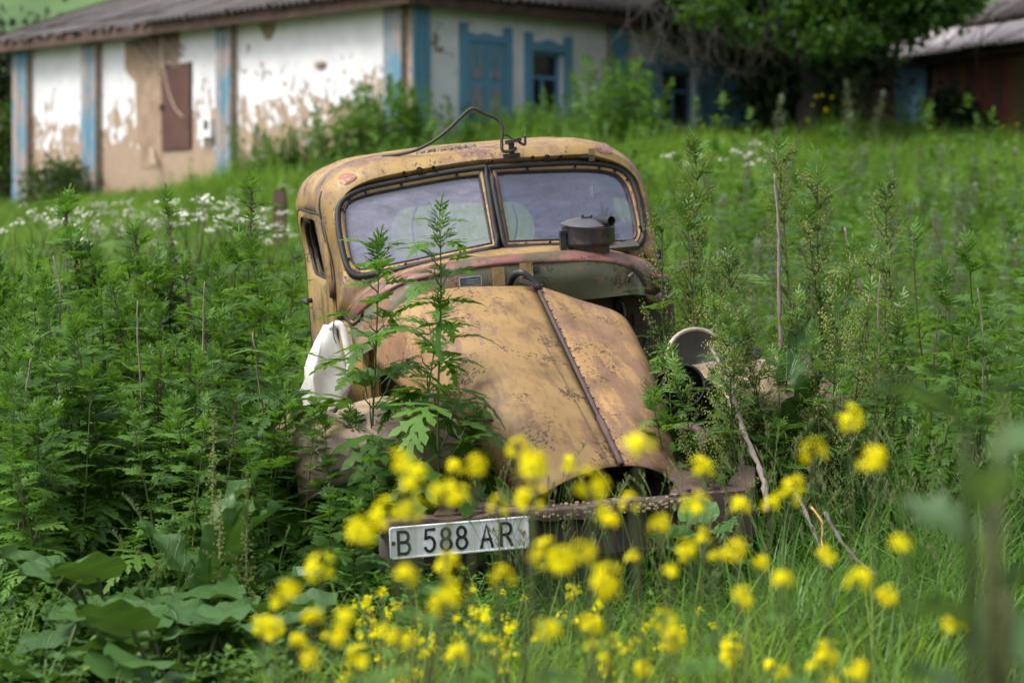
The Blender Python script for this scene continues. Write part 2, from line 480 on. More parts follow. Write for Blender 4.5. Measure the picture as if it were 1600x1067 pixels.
rwo = g.build('rear_window', rg.mat, truck)
for q in (((652, 322), (644, 350), (652, 404)), ((800, 318), (808, 350), (800, 394))):
    g = MB(); g.tube(catmull([P(a, b, rw_y - 0.02) for a, b in q]), 0.006); g.build('window_bar', M['black'], rwo, True)

# ---- band under the windscreen, down to the cowl lip
AB = [(540, 423), (552, 435), (568, 436), (632, 423), (700, 407), (783, 391), (880, 386), (960, 388), (989, 389), (1000, 386)]
CL = [(529, 500, .27), (545, 488, .08), (572, 463, -.08), (620, 436, -.14), (700, 416, -.19), (800, 404, -.21), (900, 397, -.19), (960, 400, -.14), (1005, 411, -.03), (1025, 427, .10), (1038, 460, .27)]
NB = 48
ab = resample(catmull([PW(a, b, -0.012) for a, b in AB]), NB); cl = resample(catmull([P(*p) for p in CL]), NB)
mb = MB(); mb.loft([ab, blend(ab, cl, 0.5, (0, -0.012, 0.008)), cl])
mb.build('scuttle_panel', M['roof'], truck, True, solid=0.01)
# ---- rusted lip that the bonnet used to rest on
CI = [(548, 508, .10), (568, 486, -.10), (590, 468, -.19), (625, 447, -.24), (660, 437, -.27), (760, 417, -.30), (840, 412, -.30), (920, 409, -.29), (960, 413, -.26), (986, 422, -.22), (1000, 440, -.17), (1007, 460, -.14)]
ci = resample(catmull([P(*p) for p in CI]), NB)
mb = MB(); lip = blend(cl, ci, 0.45, (0, -0.015, 0.018)); lip2 = blend(cl, ci, 0.8, (0, -0.02, 0.008))
mb.loft([blend(cl, cl, 0, (0, 0.012, -0.012)), [p + Vector((0, -0.004, 0.012)) for p in cl], lip, lip2, ci])
mb.build('cowl_lip', M['cowl'], truck, True, solid=0.006)
CF = [(556, 560), (580, 545), (610, 530), (640, 520), (680, 508), (760, 492), (840, 479), (908, 467), (940, 464), (965, 461), (988, 459), (1007, 461)]
cf = resample([P(a, b, -.27) for a, b in CF], NB)
mb = MB(); mb.loft([[p + Vector((0, 0.002, 0)) for p in ci], blend(ci, cf, 0.5, (0, 0, 0)), cf, [p + Vector((0, 0.10, -0.01)) for p in cf]])
mb.build('cowl_face', M['green'], truck, True, auto=35, solid=0.006)
# ribs, brackets and data plate on the cowl face
for px, py, w, h in ((779, 432, 0.05, 0.075), (822, 422, 0.055, 0.06)):
    mb = MB(); mb.box(P(px, py, -.305), (w, 0.016, h)); mb.build('cowl_bracket', M['yellow'], truck)
mb = MB(); mb.tube([P(839, 420, -.30), P(839, 420, -.325)], 0.013, 10); mb.build('cowl_hole', M['black'], truck)
mb = MB(); mb.tube(catmull([P(982, 440, -.30), P(984, 432, -.33), P(988, 428, -.30)]), 0.007); mb.build('cowl_loop', M['green'], truck, True)
mb = MB(); mb.box(P(735, 440, -.335), (0.095, 0.006, 0.042)); dp = mb.build('data_plate', simple('engraved_plate', (0.13, 0.13, 0.16), 0.4, 0.4, 0.5, 60), truck)
mb = MB(); cpt = P(735, 440, -.341)
for sx, sz, w, h in ((0, .019, .095, .003), (0, -.019, .095, .003), (-.046, 0, .003, .04), (.046, 0, .003, .04), (.01, .006, .05, .002), (.01, -.003, .06, .002), (.012, -.011, .05, .002)): mb.box(cpt + Vector((sx, -.001, sz)), (w, .002, h))
mb.build('plate_border', simple('pale_engraving', (0.45, 0.45, 0.46), 0.4), dp)
mb = MB(); mb.box(P(799, 406, -.22), (0.07, 0.04, 0.008)); mb.tube([P(799, 406, -.22), P(799, 400, -.22)], 0.012, 8); mb.build('hood_catch', M['darkrust'], truck, True)

# ---- firewall recess under the cowl
FW = [[(560, 560), (700, 520), (800, 500), (908, 466), (1006, 456), (1046, 452)], [(560, 680), (700, 680), (800, 680), (908, 680), (1006, 660), (1050, 640)]]
mb = MB(); mb.loft([resample([P(a, b, .02) for a, b in FW[0]], 20), resample([P(a, b, .0) for a, b in FW[1]], 20)])
mb.build('firewall', M['firewall'], truck, solid=0.01)
mb = MB(); mb.lathe([(0.02, 0), (0.034, -0.02), (0.034, 0.02), (0.02, 0)], 16, Matrix.Translation(P(967, 480, -.01)) @ Matrix.Rotation(R(90), 4, 'X') @ Matrix.Diagonal((0.55, 1.3, 1, 1)))
mb.build('grommet', M['black'], truck, True)
mb = MB(); mb.tube(catmull([P(964, 468, .0), P(972, 474, -.05), P(976, 486, -.05), P(976, 500, -.02)]), 0.006); mb.build('pipe', M['cream'], truck, True)
mb = MB(); c0 = P(998, 499, -.03); mb.box(c0, (0.05, 0.035, 0.055)); mb.tube([c0 + Vector((-.014, -.02, .012)), c0 + Vector((-.014, -.03, .012))], 0.008, 8); mb.tube([c0 + Vector((.014, -.02, .012)), c0 + Vector((.014, -.03, .012))], 0.008, 8)
jb = mb.build('junction_box', M['rust'], truck)
wcol = [simple('copper_wire', (0.5, 0.2, 0.06), 0.5), simple('white_wire', (0.6, 0.55, 0.5), 0.5), simple('blue_wire', (0.1, 0.2, 0.35), 0.5)]
for q in range(4):
    mb = MB(); a = c0 + Vector((.012, -.02, .01 - .008 * q)); mb.tube(catmull([a, a + Vector((.012 + .004 * q, -.02, .004)), a + Vector((.022, -.022, -.012 - .006 * q)), a + Vector((.012 + .004 * q, -.012, -.028))]), 0.0028, 5); mb.build('wire', wcol[q % 3], jb, True)
mb = MB(); mb.tube(catmull([P(1012, 520, -.02), P(1006, 545, -.06), P(1004, 575, -.05), P(1012, 610, .0)]), 0.009); mb.build('cable', M['black'], truck, True)
# post and bent bracket at the cab's far front corner
mb = MB(); pa = [P(1038, 448, .05), P(1044, 520, .04), P(1046, 570, .03), P(1048, 640, .02)]
mb.loft([[p + Vector((dx, dy, 0)) for dx, dy in ((-.02, 0.02), (-.022, -.02), (.0, -.028), (.022, -.02), (.025, .03))] for p in pa]); mb.build('corner_post', M['rust'], truck, True, auto=40, solid=0.008)
mb = MB(); fl = [P(*q) for q in ((1008, 459, -.14), (1024, 462, -.12), (1040, 450, -.02), (1040, 476, -.03), (1036, 484, -.05), (1022, 478, -.12), (1012, 470, -.14))]
mb.add(fl + [sum(fl, Vector()) / 7 + Vector((0, -.02, 0))], [(i, (i + 1) % 7, 7) for i in range(7)]); mb.build('bent_flange', M['cowl'], truck, True, solid=0.006)
mb = MB(); mb.tube(catmull([P(1012, 428, -.03), P(1028, 436, -.02), P(1040, 436, .03), P(1042, 455, .03)]), [.014, .02, .02, .016], 8); mb.build('folded_edge', M['cowl'], truck, True)
# near side: cowl side panel, pillar strips
mb = MB(); s0 = [P(a, b, y) for a, b, y in ((529, 500, .26), (532, 560, .24), (536, 650, .22))]; s1 = [P(a, b, y) for a, b, y in ((548, 500, .06), (552, 560, .04), (560, 650, .02))]; s2 = [P(a, b, y) for a, b, y in ((566, 486, -.06), (574, 560, -.10), (580, 650, -.12))]
mb.loft([s0, s1, s2]); mb.build('cowl_side', M['yellow'], truck, True, solid=0.01)
mb = MB(); mb.tube(catmull([P(532, 470, .2), P(538, 492, .14), P(550, 506, .04), P(560, 502, -.04), P(568, 488, -.10), P(576, 472, -.12)]), 0.008); mb.build('rubber_bead', M['rubber'], truck, True)
for a0, a1, w in ((572, 588, .018), (585, 600, .014)):
    mb = MB(); mb.loft([[P(a0 - 4, 520, -.12), P(a0 + 6, 520, -.14)], [P(a0, 600, -.13), P(a0 + 10, 600, -.15)], [P(a1 - 10, 660, -.14), P(a1, 660, -.16)]]); mb.build('side_strip', M['yellow'], truck, False, solid=0.02)

# ---- doors (both sides), window seals
M['door_glass'] = filmed_glass('opaque_door_glass', 0.85, (0.10, 0.10, 0.11))
def door(sign):
    idx = [i for i in range(NS) if door_side(r3[i]) and ((r3[i].x < x_mid) == (sign < 0))]
    base = r3[idx[0]:idx[-1] + 1] if sign < 0 else r3[idx[0]:idx[-1] + 1]
    zs = sorted([(p.z, p.x, p.y) for p in base])
    zlo, zhi = zs[0][0] - 0.75, zs[-1][0] + 0.005
    def side_x(z, y):
        if z <= zs[0][0]: x = zs[0][1]
        else:
            x = zs[-1][1]
            for a, b in zip(zs, zs[1:]):
                if a[0] <= z <= b[0]: x = a[1] + (b[1] - a[1]) * (z - a[0]) / max(1e-6, b[0] - a[0]); break
        return x_mid + (x - x_mid) * (1.004 - 0.015 * min(1, max(0, (y - .6) / .4)))
    y0, y1 = r3[0].y - 0.195, r5[0].y - 0.01
    wz0, wz1 = PX(498, 459, -.82).z, zhi - 0.05
    wy0, wy1 = y0 + 0.055, y1 - 0.06
    def rr(ya, yb, za, zb, rad, n=64):
        pts = []
        for cy, cz, a0 in ((yb - rad, zb - rad, 0), (ya + rad, zb - rad, 90), (ya + rad, za + rad, 180), (yb - rad, za + rad, 270)):
            for k in range(7): t = R(a0 + 15 * k); pts.append((cy + rad * math.cos(t), cz + rad * math.sin(t)))
        pts = [Vector((0, p[0], p[1])) for p in pts]
        return resample(pts, n, True)
    op = rr(y0 + .012, y1 - .012, zlo, zhi, 0.10); mid = rr(wy0 - .02, wy1 + .02, wz0 - .03, wz1 + .02, 0.15); inn = rr(wy0, wy1, wz0, wz1, 0.13)
    S = lambda lp, off: [Vector((side_x(p.z, p.y) + sign * off, p.y, p.z)) for p in lp]
    mb = MB(); mb.loft([S(op, -.02), S(op, .004), S(mid, .006), S(inn, -.012), S(inn, -.05)], True)
    d = mb.build('door', M['yellow'], truck, True, auto=40)
    for off, rad in ((-.02, .011), (-.045, .009)):
        mb = MB(); lp = S(inn, off); mb.tube(lp + [lp[0], lp[1]], rad, 6, cap=False); mb.build('window_seal', M['rubber'], d, True)
    if sign > 0:  # pane added to block the bright view through the far door window
        mb = MB(); lp = S(inn, -.03); mb.add(lp, [tuple(range(len(lp)))]); mb.build('door_glass', M['door_glass'], d)
    mb = MB(); lp = S(op, .0); mb.tube(lp + [lp[0], lp[1]], .007, 5, cap=False); mb.build('door_gap', M['rubber'], d, True)
    mb = MB(); hz = wz0 - .12; yy = y1 - .12; mb.tube([Vector((side_x(hz, yy) + sign * .005, yy, hz)), Vector((side_x(hz, yy) + sign * .05, yy, hz))], .012, 8); mb.tube([Vector((side_x(hz, yy) + sign * .05, yy + .02, hz)), Vector((side_x(hz, yy) + sign * .045, yy - .1, hz))], .01, 8); mb.build('door_handle', M['black'], d, True)
    mb = MB(); hz = wz0 - .02; yy = y0 + .02; mb.tube([Vector((side_x(hz, yy) + sign * .012, yy, hz + .03)), Vector((side_x(hz, yy) + sign * .012, yy, hz - .04))], .018, 8); mb.build('door_hinge', M['darkrust'], d, True)
door(-1); door(1)
# drip edge over the near door opening
for sgn in (-1, 1):
    mb = MB(); pts = [p for p in r2b if (p.x < x_mid) == (sgn < 0) and p.z > z_sill and p.z < z_top - .12]
    mb.tube(pts, .008, 5); mb.build('drip_edge', M['darkrust'], truck, True)

# ---- windscreen: two leaning panes
LO = [(759, 260), (700, 268), (620, 283), (568, 293), (544, 304), (530, 316), (525, 332), (527, 360), (534, 396), (542, 422), (554, 433), (568, 433), (632, 420), (700, 404), (778, 388), (768, 325)]
LI = [(748, 273), (700, 279), (625, 293), (580, 302), (556, 309), (543, 317), (538, 330), (540, 360), (546, 392), (551, 411), (559, 420), (570, 421), (632, 409), (700, 394), (768, 380), (758, 325)]
RO = [(763, 261), (840, 256), (900, 253), (930, 255), (952, 258), (972, 265), (987, 279), (997, 304), (1004, 340), (1007, 368), (1000, 383), (986, 388), (960, 386), (880, 384), (788, 389), (775, 325)]
RI = [(776, 270), (840, 267), (900, 265), (930, 266), (948, 268), (966, 274), (978, 288), (986, 312), (993, 345), (995, 364), (991, 373), (984, 376), (960, 376), (880, 374), (795, 377), (785, 325)]
def pane(o_px, i_px, glass, fmat):
    def dense(px_list, off):
        out = []
        n = len(px_list)
        for i in range(n):
            a, b = px_list[i], px_list[(i + 1) % n]
            for k in range(4):
                t = k / 4; out.append(PW(a[0] + (b[0] - a[0]) * t, a[1] + (b[1] - a[1]) * t, off))
        sm = out[:]
        for _ in range(2):
            nn = len(sm); sm2 = sm[:]
            for i in range(nn):
                q = (i % nn); corner = min(q, nn - q) <= 2 or abs(q - 14 * 4) <= 2      # keep the mitred inner corners crisp
                if not corner: sm2[i] = sm[i] * 0.5 + (sm[(i - 1) % nn] + sm[(i + 1) % nn]) * 0.25
            sm = sm2
        return sm
    o, i = dense(o_px, -.022), dense(i_px, -.022)
    fo, fi = blend(o, i, .30), blend(o, i, .97)
    mb = MB(); mb.loft([[p + Vector((0, .03, 0)) for p in fo], fo, blend(o, i, .6, (0, -.008, 0)), fi, [p + Vector((0, .03, 0)) for p in fi]], True)
    f = mb.build('windscreen_frame', fmat, truck, True, auto=30)
    mb = MB(); lp = blend(o, i, .10, (0, -.006, 0)); mb.tube(lp + lp[:2], .0135, 6, cap=False); mb.build('rubber_seal', M['rubber'], f, True)
    mb = MB(); lp = blend(o, i, .99, (0, -.001, 0)); mb.tube(lp + lp[:2], .0045, 5, cap=False); mb.build('glazing_bead', M['rubber'], f, True)
    gp = blend(o, i, 1.0, (0, .014, 0)); c = sum(gp, Vector()) / len(gp)
    mb = MB(); n = len(gp); mb.add(gp + [c], [(k, (k + 1) % n, n) for k in range(n)]); mb.build('glass_pane', glass, f)
    mid = blend(o, i, .62, (0, -.012, 0))
    for k in list(range(3, 26, 5)) + [34, 48, 53]:
        mb = MB(); mb.lathe([(0, -.004), (.006, -.003), (.0065, .004)], 8, Matrix.Translation(mid[k % n]) @ Matrix.Rotation(R(90), 4, 'X')); mb.build('frame_screw', M['darkrust'], f)
    return f
pane(LO, LI, M['glass_l'], M['yellow'])
pane(RO, RI, M['glass_r'], paint('rusty_frame_enamel', (0.42, 0.24, 0.10), (0.34, 0.16, 0.10), 0.7, 0.62))

mb = MB(); mb.loft([[PW(762 + d_, 258, .02) for d_ in (-7, 7)], [PW(774 + d_, 325, .02) for d_ in (-7, 7)], [PW(784 + d_, 391, .02) for d_ in (-7, 7)]]); mb.build('centre_pillar', M['rubber'], truck, solid=.02)
# ---- roof fittings
def on_front(px, py, off=0.0):
    """a point of the forehead above the windscreen, at a pixel (nearest vertex's depth)"""
    best = min((p for lp in (rA, r1a, r1b, r2, r2b, r3) for p in lp), key=lambda p: ((lambda s: (s[0] - px) ** 2 + (s[1] - py) ** 2)(proj(T_M @ p))))
    return P(px, py, best.y - off)
def proj(w): return (800 + w.x / w.y * F_PX, HORIZON - (w.z - CAM_Z) / w.y * F_PX)
for px, py, r_ in ((631, 270, .008), (655, 266, .014), (677, 262, .009), (832, 246, .008), (854, 246, .013), (875, 245, .008), (768, 252, .006)):
    p = on_front(px, py, .004); mb = MB(); mb.lathe([(0, -.012), (r_ * .6, -.01), (r_, -.004), (r_ * 1.1, .006)], 12, Matrix.Translation(p) @ Matrix.Rotation(R(105), 4, 'X')); mb.build('roof_bolt', M['darkrust'], truck, True)
blot = paint('red_primer', (0.28, 0.105, 0.06), (0.22, 0.10, 0.085), 0.5, 0.7)
# thin filler patches of red primer on the roof corners, laid on the shell's own curve
def surf_patch(px, py, rw_, rh, tilt, mat_, name):
    mb = MB(); pts = []
    for k in range(20):
        t = 2 * math.pi * k / 20; j = 1 + .08 * math.sin(3 * t + px)
        x, y = rw_ * math.cos(t) * j, rh * math.sin(t) * j
        pts.append(surf(px + x * math.cos(tilt) - y * math.sin(tilt), py + x * math.sin(tilt) + y * math.cos(tilt)))
    c = surf(px, py); inn = [surf(px + (a - px) * .5, py + (b - py) * .5) for a, b in [proj(T_M @ p) for p in pts]]
    mb.add(pts + inn + [c], [(k, (k + 1) % 20, 20 + (k + 1) % 20, 20 + k) for k in range(20)] + [(20 + k, 20 + (k + 1) % 20, 40) for k in range(20)])
    mb.build(name, mat_, truck, True)
from mathutils.bvhtree import BVHTree
_tv, _tf = [], []
for lp in (rA, r1a, r1b, r2, r2b, r3, r4): _tv += lp
for i in range(6):
    for k in range(NS - 1): _tf.append((i * NS + k, i * NS + k + 1, (i + 1) * NS + k + 1, (i + 1) * NS + k))
_bvh = BVHTree.FromPolygons(_tv, _tf)
def surf(px, py, off=.0025):
    d = (T_I.to_3x3() @ ray(px, py)).normalized()
    h = _bvh.ray_cast(_c, d)
    if h[0] is None: return on_front(px, py, off)
    return h[0] - d * off
surf_patch(542, 279, 15, 8.5, -.25, blot, 'primer_patch')
surf_patch(943, 232, 14, 8, .3, paint('dull_primer', (0.24, 0.115, 0.10), (0.26, 0.14, 0.12), 0.5, 0.72), 'primer_patch')
mb = MB()
for k in range(7): mb.box(surf(924, 235 + k * 4.6, .010), (0.026, 0.012, 0.016))
mb.build('roof_clip', simple('rusty_clip', (0.22, 0.15, 0.07), 0.6, 0, .4), truck)
for q_ in ((917, 243, .008, .055), (922, 261, .015, .05)):
    mb = MB(); mb.box(surf(*q_[:3]), (q_[3], .012, .016)); mb.build('clip_plate', M['darkrust'], truck)
lb = MB(); b0 = surf(799, 244, .004); lb.box(b0, (0.075, .012, .022)); lb.box(b0 + Vector((0, -.012, .035)), (.022, .02, .07)); lb.box(b0 + Vector((.008, -.02, .066)), (.07, .03, .016), Euler((0, R(-8), 0)).to_matrix())
lb.tube(catmull([b0 + Vector((.03, -.02, .062)), b0 + Vector((.055, -.03, .045)), b0 + Vector((.06, -.03, .075)), b0 + Vector((.066, -.02, .09))]), .006)
lamp = lb.build('lamp_bracket', M['darkrust'], truck, True, auto=40)
ry = b0.y
cab_pts = [surf(598, 245, .01), P(640, 238, ry + .10), P(672, 224, ry + .06), P(700, 203, ry + .04), P(722, 182, ry + .02), P(738, 170, ry), P(757, 178, ry), P(776, 186, ry), P(785, 199, ry - .01), P(784, 222, ry - .02), P(786, 236, ry - .03), P(800, 236, ry - .03), P(806, 232, ry - .02)]
mb = MB(); mb.tube(catmull(cab_pts), .0075, 6); mb.build('roof_cable', simple('black_cable', (0.035, 0.028, 0.025), 0.6), truck, True)
mb = MB(); mb.tube(catmull([P(784, 222, ry - .02), P(789, 211, ry), P(800, 217, ry), P(806, 222, ry)]), .004, 5); mb.build('thin_wire', M['black'], lamp, True)
mb = MB(); rng = random.Random(3)
for k in range(90):
    px = 650 + rng.random() * 95; q = surf(px, 239 - (px - 650) * .13 + rng.random() * 3, .004); s_ = .003 + rng.random() * .006
    mb.box(q, (s_ * 2, s_, s_), Euler((rng.random() * 3, rng.random() * 3, rng.random() * 3)).to_matrix())
tag(mb.build('roof_litter', M['twig'], truck), kind='stuff')

# ---- inside of the cab
mb = MB(); yb = r6[0].y - .12
bw = 0.62
mb.box((x_mid, yb, P(700, 440, yb).z - .12), (bw * 2, .14, .5)); mb.box((x_mid, yb - .3, P(700, 440, yb).z - .40), (bw * 2, .55, .16)); mb.build('bench_seat', M['seat'], truck)
mb = MB(); mb.box((x_mid, .75, .45), (1.5, 1.0, .03)); mb.build('cab_floor', M['interior'], truck)
sw_c = P(893, 392, .42); ct = Matrix.Translation(sw_c) @ Matrix.Rotation(R(-38), 4, 'X')
mb = MB(); rim = [ct @ Vector((.205 * math.cos(t), .205 * math.sin(t), 0)) for t in [2 * math.pi * k / 40 for k in range(41)]]
mb.tube(rim, .012, 6, cap=False)
for t in (R(90), R(210), R(330)): mb.tube([ct @ Vector((0, 0, -.03)), ct @ Vector((.2 * math.cos(t), .2 * math.sin(t), 0))], .008)
mb.tube([ct @ Vector((0, 0, 0)), ct @ Vector((0, 0, -.6))], .02); mb.build('steering_wheel', simple('wheel_rim_bakelite', (.16, .16, .17), .4), truck, True)
mb = MB(); mb.loft([[Vector((x_mid - .58, .30, ab[0].z - .06)), Vector((x_mid + .58, .30, ab[0].z - .06))], [Vector((x_mid - .58, .12, ab[24].z - .03)), Vector((x_mid + .58, .12, ab[24].z - .03))], [Vector((x_mid - .58, .02, ab[24].z - .06)), Vector((x_mid + .58, .02, ab[24].z - .06))]]); mb.build('dashboard', M['interior'], truck, solid=.02)

# ---- bonnet: two sprung panels on a piano hinge
def grid_panel(rear, front, nu=26, nv=22, bulge=None, dent=0.0, seed=1):
    a, b = resample(catmull([P(*q) for q in rear]), nv), resample(catmull([P(*q) for q in front]), nv)
    rng = random.Random(seed); ph = [rng.random() * 6 for _ in range(8)]
    loops = []
    for i in range(nu):
        t = i / (nu - 1); lp = []
        for j in range(nv):
            s = j / (nv - 1); p = a[j].lerp(b[j], t)
            if bulge: p = p + bulge(s, t)
            w = math.sin(math.pi * s) * (0.35 + .65 * math.sin(math.pi * t))
            p = p + Vector((0, -1, .6)).normalized() * dent * w * (math.sin(5 * t + ph[0] + 3 * s) + .6 * math.sin(9 * s + ph[1] - 4 * t) + .4 * math.sin(14 * t + 11 * s + ph[2]))
            lp.append(p)
        loops.append(lp)
    return loops
HL_r = [(834, 447, -.45), (790, 447, -.46), (740, 448, -.47), (700, 451, -.47), (660, 459, -.46), (630, 472, -.44), (606, 496, -.40), (590, 530, -.36), (584, 566, -.34)]
HL_f = [(968, 727, -1.72), (945, 730, -1.76), (922, 736, -1.79), (900, 744, -1.81), (880, 753, -1.82), (860, 764, -1.82), (842, 773, -1.80), (826, 779, -1.76), (812, 778, -1.70)]
HR_r = [(841, 448, -.45), (872, 458, -.47), (905, 469, -.48), (935, 478, -.50), (960, 487, -.52), (978, 500, -.54), (988, 516, -.56), (996, 532, -.57), (1002, 552, -.58)]
HR_f = [(973, 728, -1.72), (985, 728, -1.73), (1000, 729, -1.73), (1012, 732, -1.73), (1024, 736, -1.72), (1035, 741, -1.70), (1044, 746, -1.68), (1053, 751, -1.66), (1060, 757, -1.64)]
hl = grid_panel(HL_r, HL_f, bulge=lambda s, t: Vector((-.02, -.03, .045)) * math.sin(math.pi * t) * math.sin(math.pi * min(1, s * 1.05)) , dent=.004, seed=4)
hr = grid_panel(HR_r, HR_f, bulge=lambda s, t: Vector((.03, 0, .02)) * math.sin(math.pi * t) * s, dent=.006, seed=9)
mb = MB(); mb.loft(hl); hpl = mb.build('hood_panel', M['hood'], truck, True, solid=.004)
hpl['label'] = 'wide ochre hood panel with long scratch, curling up at its front edge'
mb = MB(); mb.loft(hr); hpr = mb.build('hood_panel', M['hood_r'], truck, True, solid=.004)
hpr['label'] = 'narrow rust-streaked hood panel with pointed front corner'
# seam crease on the wide panel
mb = MB(); mb.tube([lp[2].lerp(lp[3], .3) + Vector((0, -.004, .004)) for lp in hl[8:]], .0018, 4); mb.build('crease', M['darkrust'], hpl)
ridge = [a[0].lerp(b[0], .5) + Vector((0, -.004, .006)) for a, b in zip(hl, hr)]
mb = MB(); mb.tube(ridge, .009, 8); hg = mb.build('hood_hinge', M['darkrust'], truck, True)
gap = MB(); gap.loft([[p + Vector((-.022, .004, -.008)) for p in ridge], [p + Vector((.02, .004, -.008)) for p in ridge]]); gap.build('hinge_strip', M['black'], hg, solid=.004)
fine = resample(ridge, 19)
for k in range(1, 18):
    mb = MB(); d = (fine[k] - fine[k - 1]).normalized(); q = fine[k] + Vector((.0, 0, .004)); mb.box(q + Vector((.007, 0, 0)), (.018, .005, .006)); mb.build('hinge_knuckle', M['darkrust'], hg)
mb = MB(); mb.tube(ridge[19:], .012, 8); mb.build('hinge_rod', M['rust'], hg, True)
# bent black hose lying over the hinge's rear end
mb = MB(); mb.tube(catmull([P(796, 445, -.36), P(800, 436, -.40), P(806, 428, -.44), P(816, 426, -.47), P(826, 433, -.48), P(836, 444, -.49), P(842, 449, -.5)]), [.015] * 37, 8); hs_ = mb.build('hose', M['black'], truck, True)
for q in range(3):
    mb = MB(); mb.tube(catmull([P(812, 436 + q * 2, -.48), P(826, 440 + q * 2, -.50), P(838, 447 + q, -.51), P(848, 446 + q * 3, -.5)]), .0035, 5); mb.build('wire', M['darkrust'], hs_, True)

# ---- fenders
def fender(sign):
    # cross section over the wheel arch, y forward negative; widths in truck space
    zt = P(570, 638, -1.15).z
    prof = [(-1.50, zt - .235), (-1.53, zt - .16), (-1.50, zt - .075), (-1.41, zt - .025), (-1.25, zt - .005), (-1.0, zt + .0), (-.75, zt - .05), (-.5, zt - .14), (-.25, zt - .28), (-.02, zt - .42)]
    prof = resample(catmull([Vector((0, a, b)) for a, b in prof]), 36)
    xo = P(466, 680, -1.5).x; xi = P(720, 680, -1.5).x
    if sign > 0: xo, xi = 2 * x_mid - xo - .33, 2 * x_mid - xi - .26
    loops = []; rng = random.Random(5)
    c = Vector((0, -.85, zt - .45))
    for k in range(22):
        s = k / 21; x = xo + (xi - xo) * s
        edge = max(0.0, 1 - s / .22); shrink = 1 - .28 * edge ** 2.2
        lp = []
        for i, p in enumerate(prof):
            q = Vector((x, c.y + (p.y - c.y) * (1 - .16 * edge ** 2), c.z + (p.z - c.z) * shrink))
            t = i / 35
            q += Vector((0, -.3, 1)) * .009 * (math.sin(9 * s + 4 * t * 6) * math.sin(7 * t + 2) + .5 * math.sin(21 * s + 13 * t))
            if sign < 0 and .15 < t < .5: q.z -= .035 * math.exp(-((s - .38) / .06) ** 2)
            lp.append(q)
        loops.append(lp)
    mb = MB(); mb.loft(loops); f = mb.build('front_fender', M['fender'], truck, True, solid=.005)
    if sign < 0:
        mb = MB(); q = loops[8][14]; mb.tube(catmull([q + Vector((0, 0, .0)), q + Vector((.02, -.02, .035)), q + Vector((.04, -.03, .01)), q + Vector((.05, -.05, .03))]), .008); mb.build('lamp_stub', M['black'], f, True)
    else:
        mb = MB(); q = loops[9][14]; mb.tube([q + Vector((0, -.01, -.02)), q + Vector((0, -.02, .045))], [.03, .03], 10); mb.build('lamp_hole', M['black'], f, True)
    mb = MB(); mb.tube([lp[0] for lp in loops], .009, 6); mb.build('rolled_edge', M['fender'], f, True)
    # wheel
    wc = Vector(((xo + xi) / 2, -.85, zt - .48))
    Rm = Matrix.Translation(wc) @ Matrix.Rotation(R(90), 4, 'Y')
    mb = MB(); mb.lathe([(.25, -.09), (.40, -.10), (.44, -.07), (.455, 0), (.44, .07), (.40, .10), (.25, .09)], 36, Rm); w = mb.build('wheel', M['rubber'], truck, True)
    mb = MB(); mb.lathe([(.0, .0), (.12, .02), (.2, -.02), (.25, -.08), (.26, .08)], 28, Rm); mb.build('rim', M['rust'], w, True)
fender(-1); fender(1)

# ---- loose headlamp beside the bonnet
h0 = P(1090, 562, -1.0); hm = Matrix.Translation(h0) @ Euler((R(72), R(6), R(-6))).to_matrix().to_4x4()
mb = MB(); hm = hm @ Matrix.Scale(1.12, 4); mb.lathe([(.104, .005), (.109, .010), (.116, .008), (.120, -.004), (.115, -.016), (.105, -.016)], 32, hm); hd = mb.build('headlamp', M['cream'], truck, True)
mb = MB(); mb.lathe([(.115, -.012), (.10, -.06), (.06, -.12), (0, -.14)], 28, hm); mb.build('lamp_bowl', M['black'], hd, True)
mb = MB(); mb.lathe([(.105, .004), (.07, -.03), (0, -.05)], 28, hm); mb.build('lamp_lens', M['grey_metal'], hd, True)
mb = MB(); mb.lathe([(.0, .0), (.018, -.004), (.02, -.03)], 14, hm @ Matrix.Translation((.03, -.03, 0))); mb.build('bulb', M['white_plastic'], hd, True)
k0 = P(1070, 604, -1.25); km = Matrix.Translation(k0) @ Euler((R(78), R(6), R(-24))).to_matrix().to_4x4()
mb = MB(); mb.lathe([(0, -.09), (.06, -.088), (.074, -.07), (.08, .05), (.085, .06), (.078, .062), (.074, .05), (.068, -.06), (0, -.07)], 30, km); mb.build('air_duct', M['black'], truck, True)

# ---- bumper, frame rails, number plate
def PB(px, py, dy=0, dz=0): return P(px, py, -1.93) + Vector((0, dy, dz))
bl, br = PB(596, 816), PB(1172, 767)
bx = (br - bl).normalized()
bn = Vector((0, -1, 0)); bn = (bn - bx * bn.dot(bx)).normalized(); bz = bx.cross(-bn)
if bz.z < 0: bz = -bz
def bpt(t, n, z): return bl + (br - bl) * t + bn * n + bz * z
def bbox(mb, t0, t1, n0, n1, z0, z1):
    vs = [bpt(t, n, z) for t in (t0, t1) for n in (n0, n1) for z in (z0, z1)]
    mb.add(vs, [(0, 1, 3, 2), (4, 6, 7, 5), (0, 4, 5, 1), (2, 3, 7, 6), (0, 2, 6, 4), (1, 5, 7, 3)])
N = 40
prof = [(-.10, -.004), (-.012, .0), (.0, -.006), (.004, -.03), (.0, -.044), (-.055, -.048)]
web = [(-.055, -.05), (-.06, -.18), (-.055, -.19), (-.07, -.20)]
rng = random.Random(11); mb = MB()
mb.loft([[bpt(k / (N - 1), n + .004 * math.sin(k * .9), z + .006 * math.sin(k * .55) + .003 * math.sin(k * 1.7)) for n, z in prof] for k in range(N)])
bum = mb.build('bumper', M['rust'], truck, True, auto=32, solid=.006)
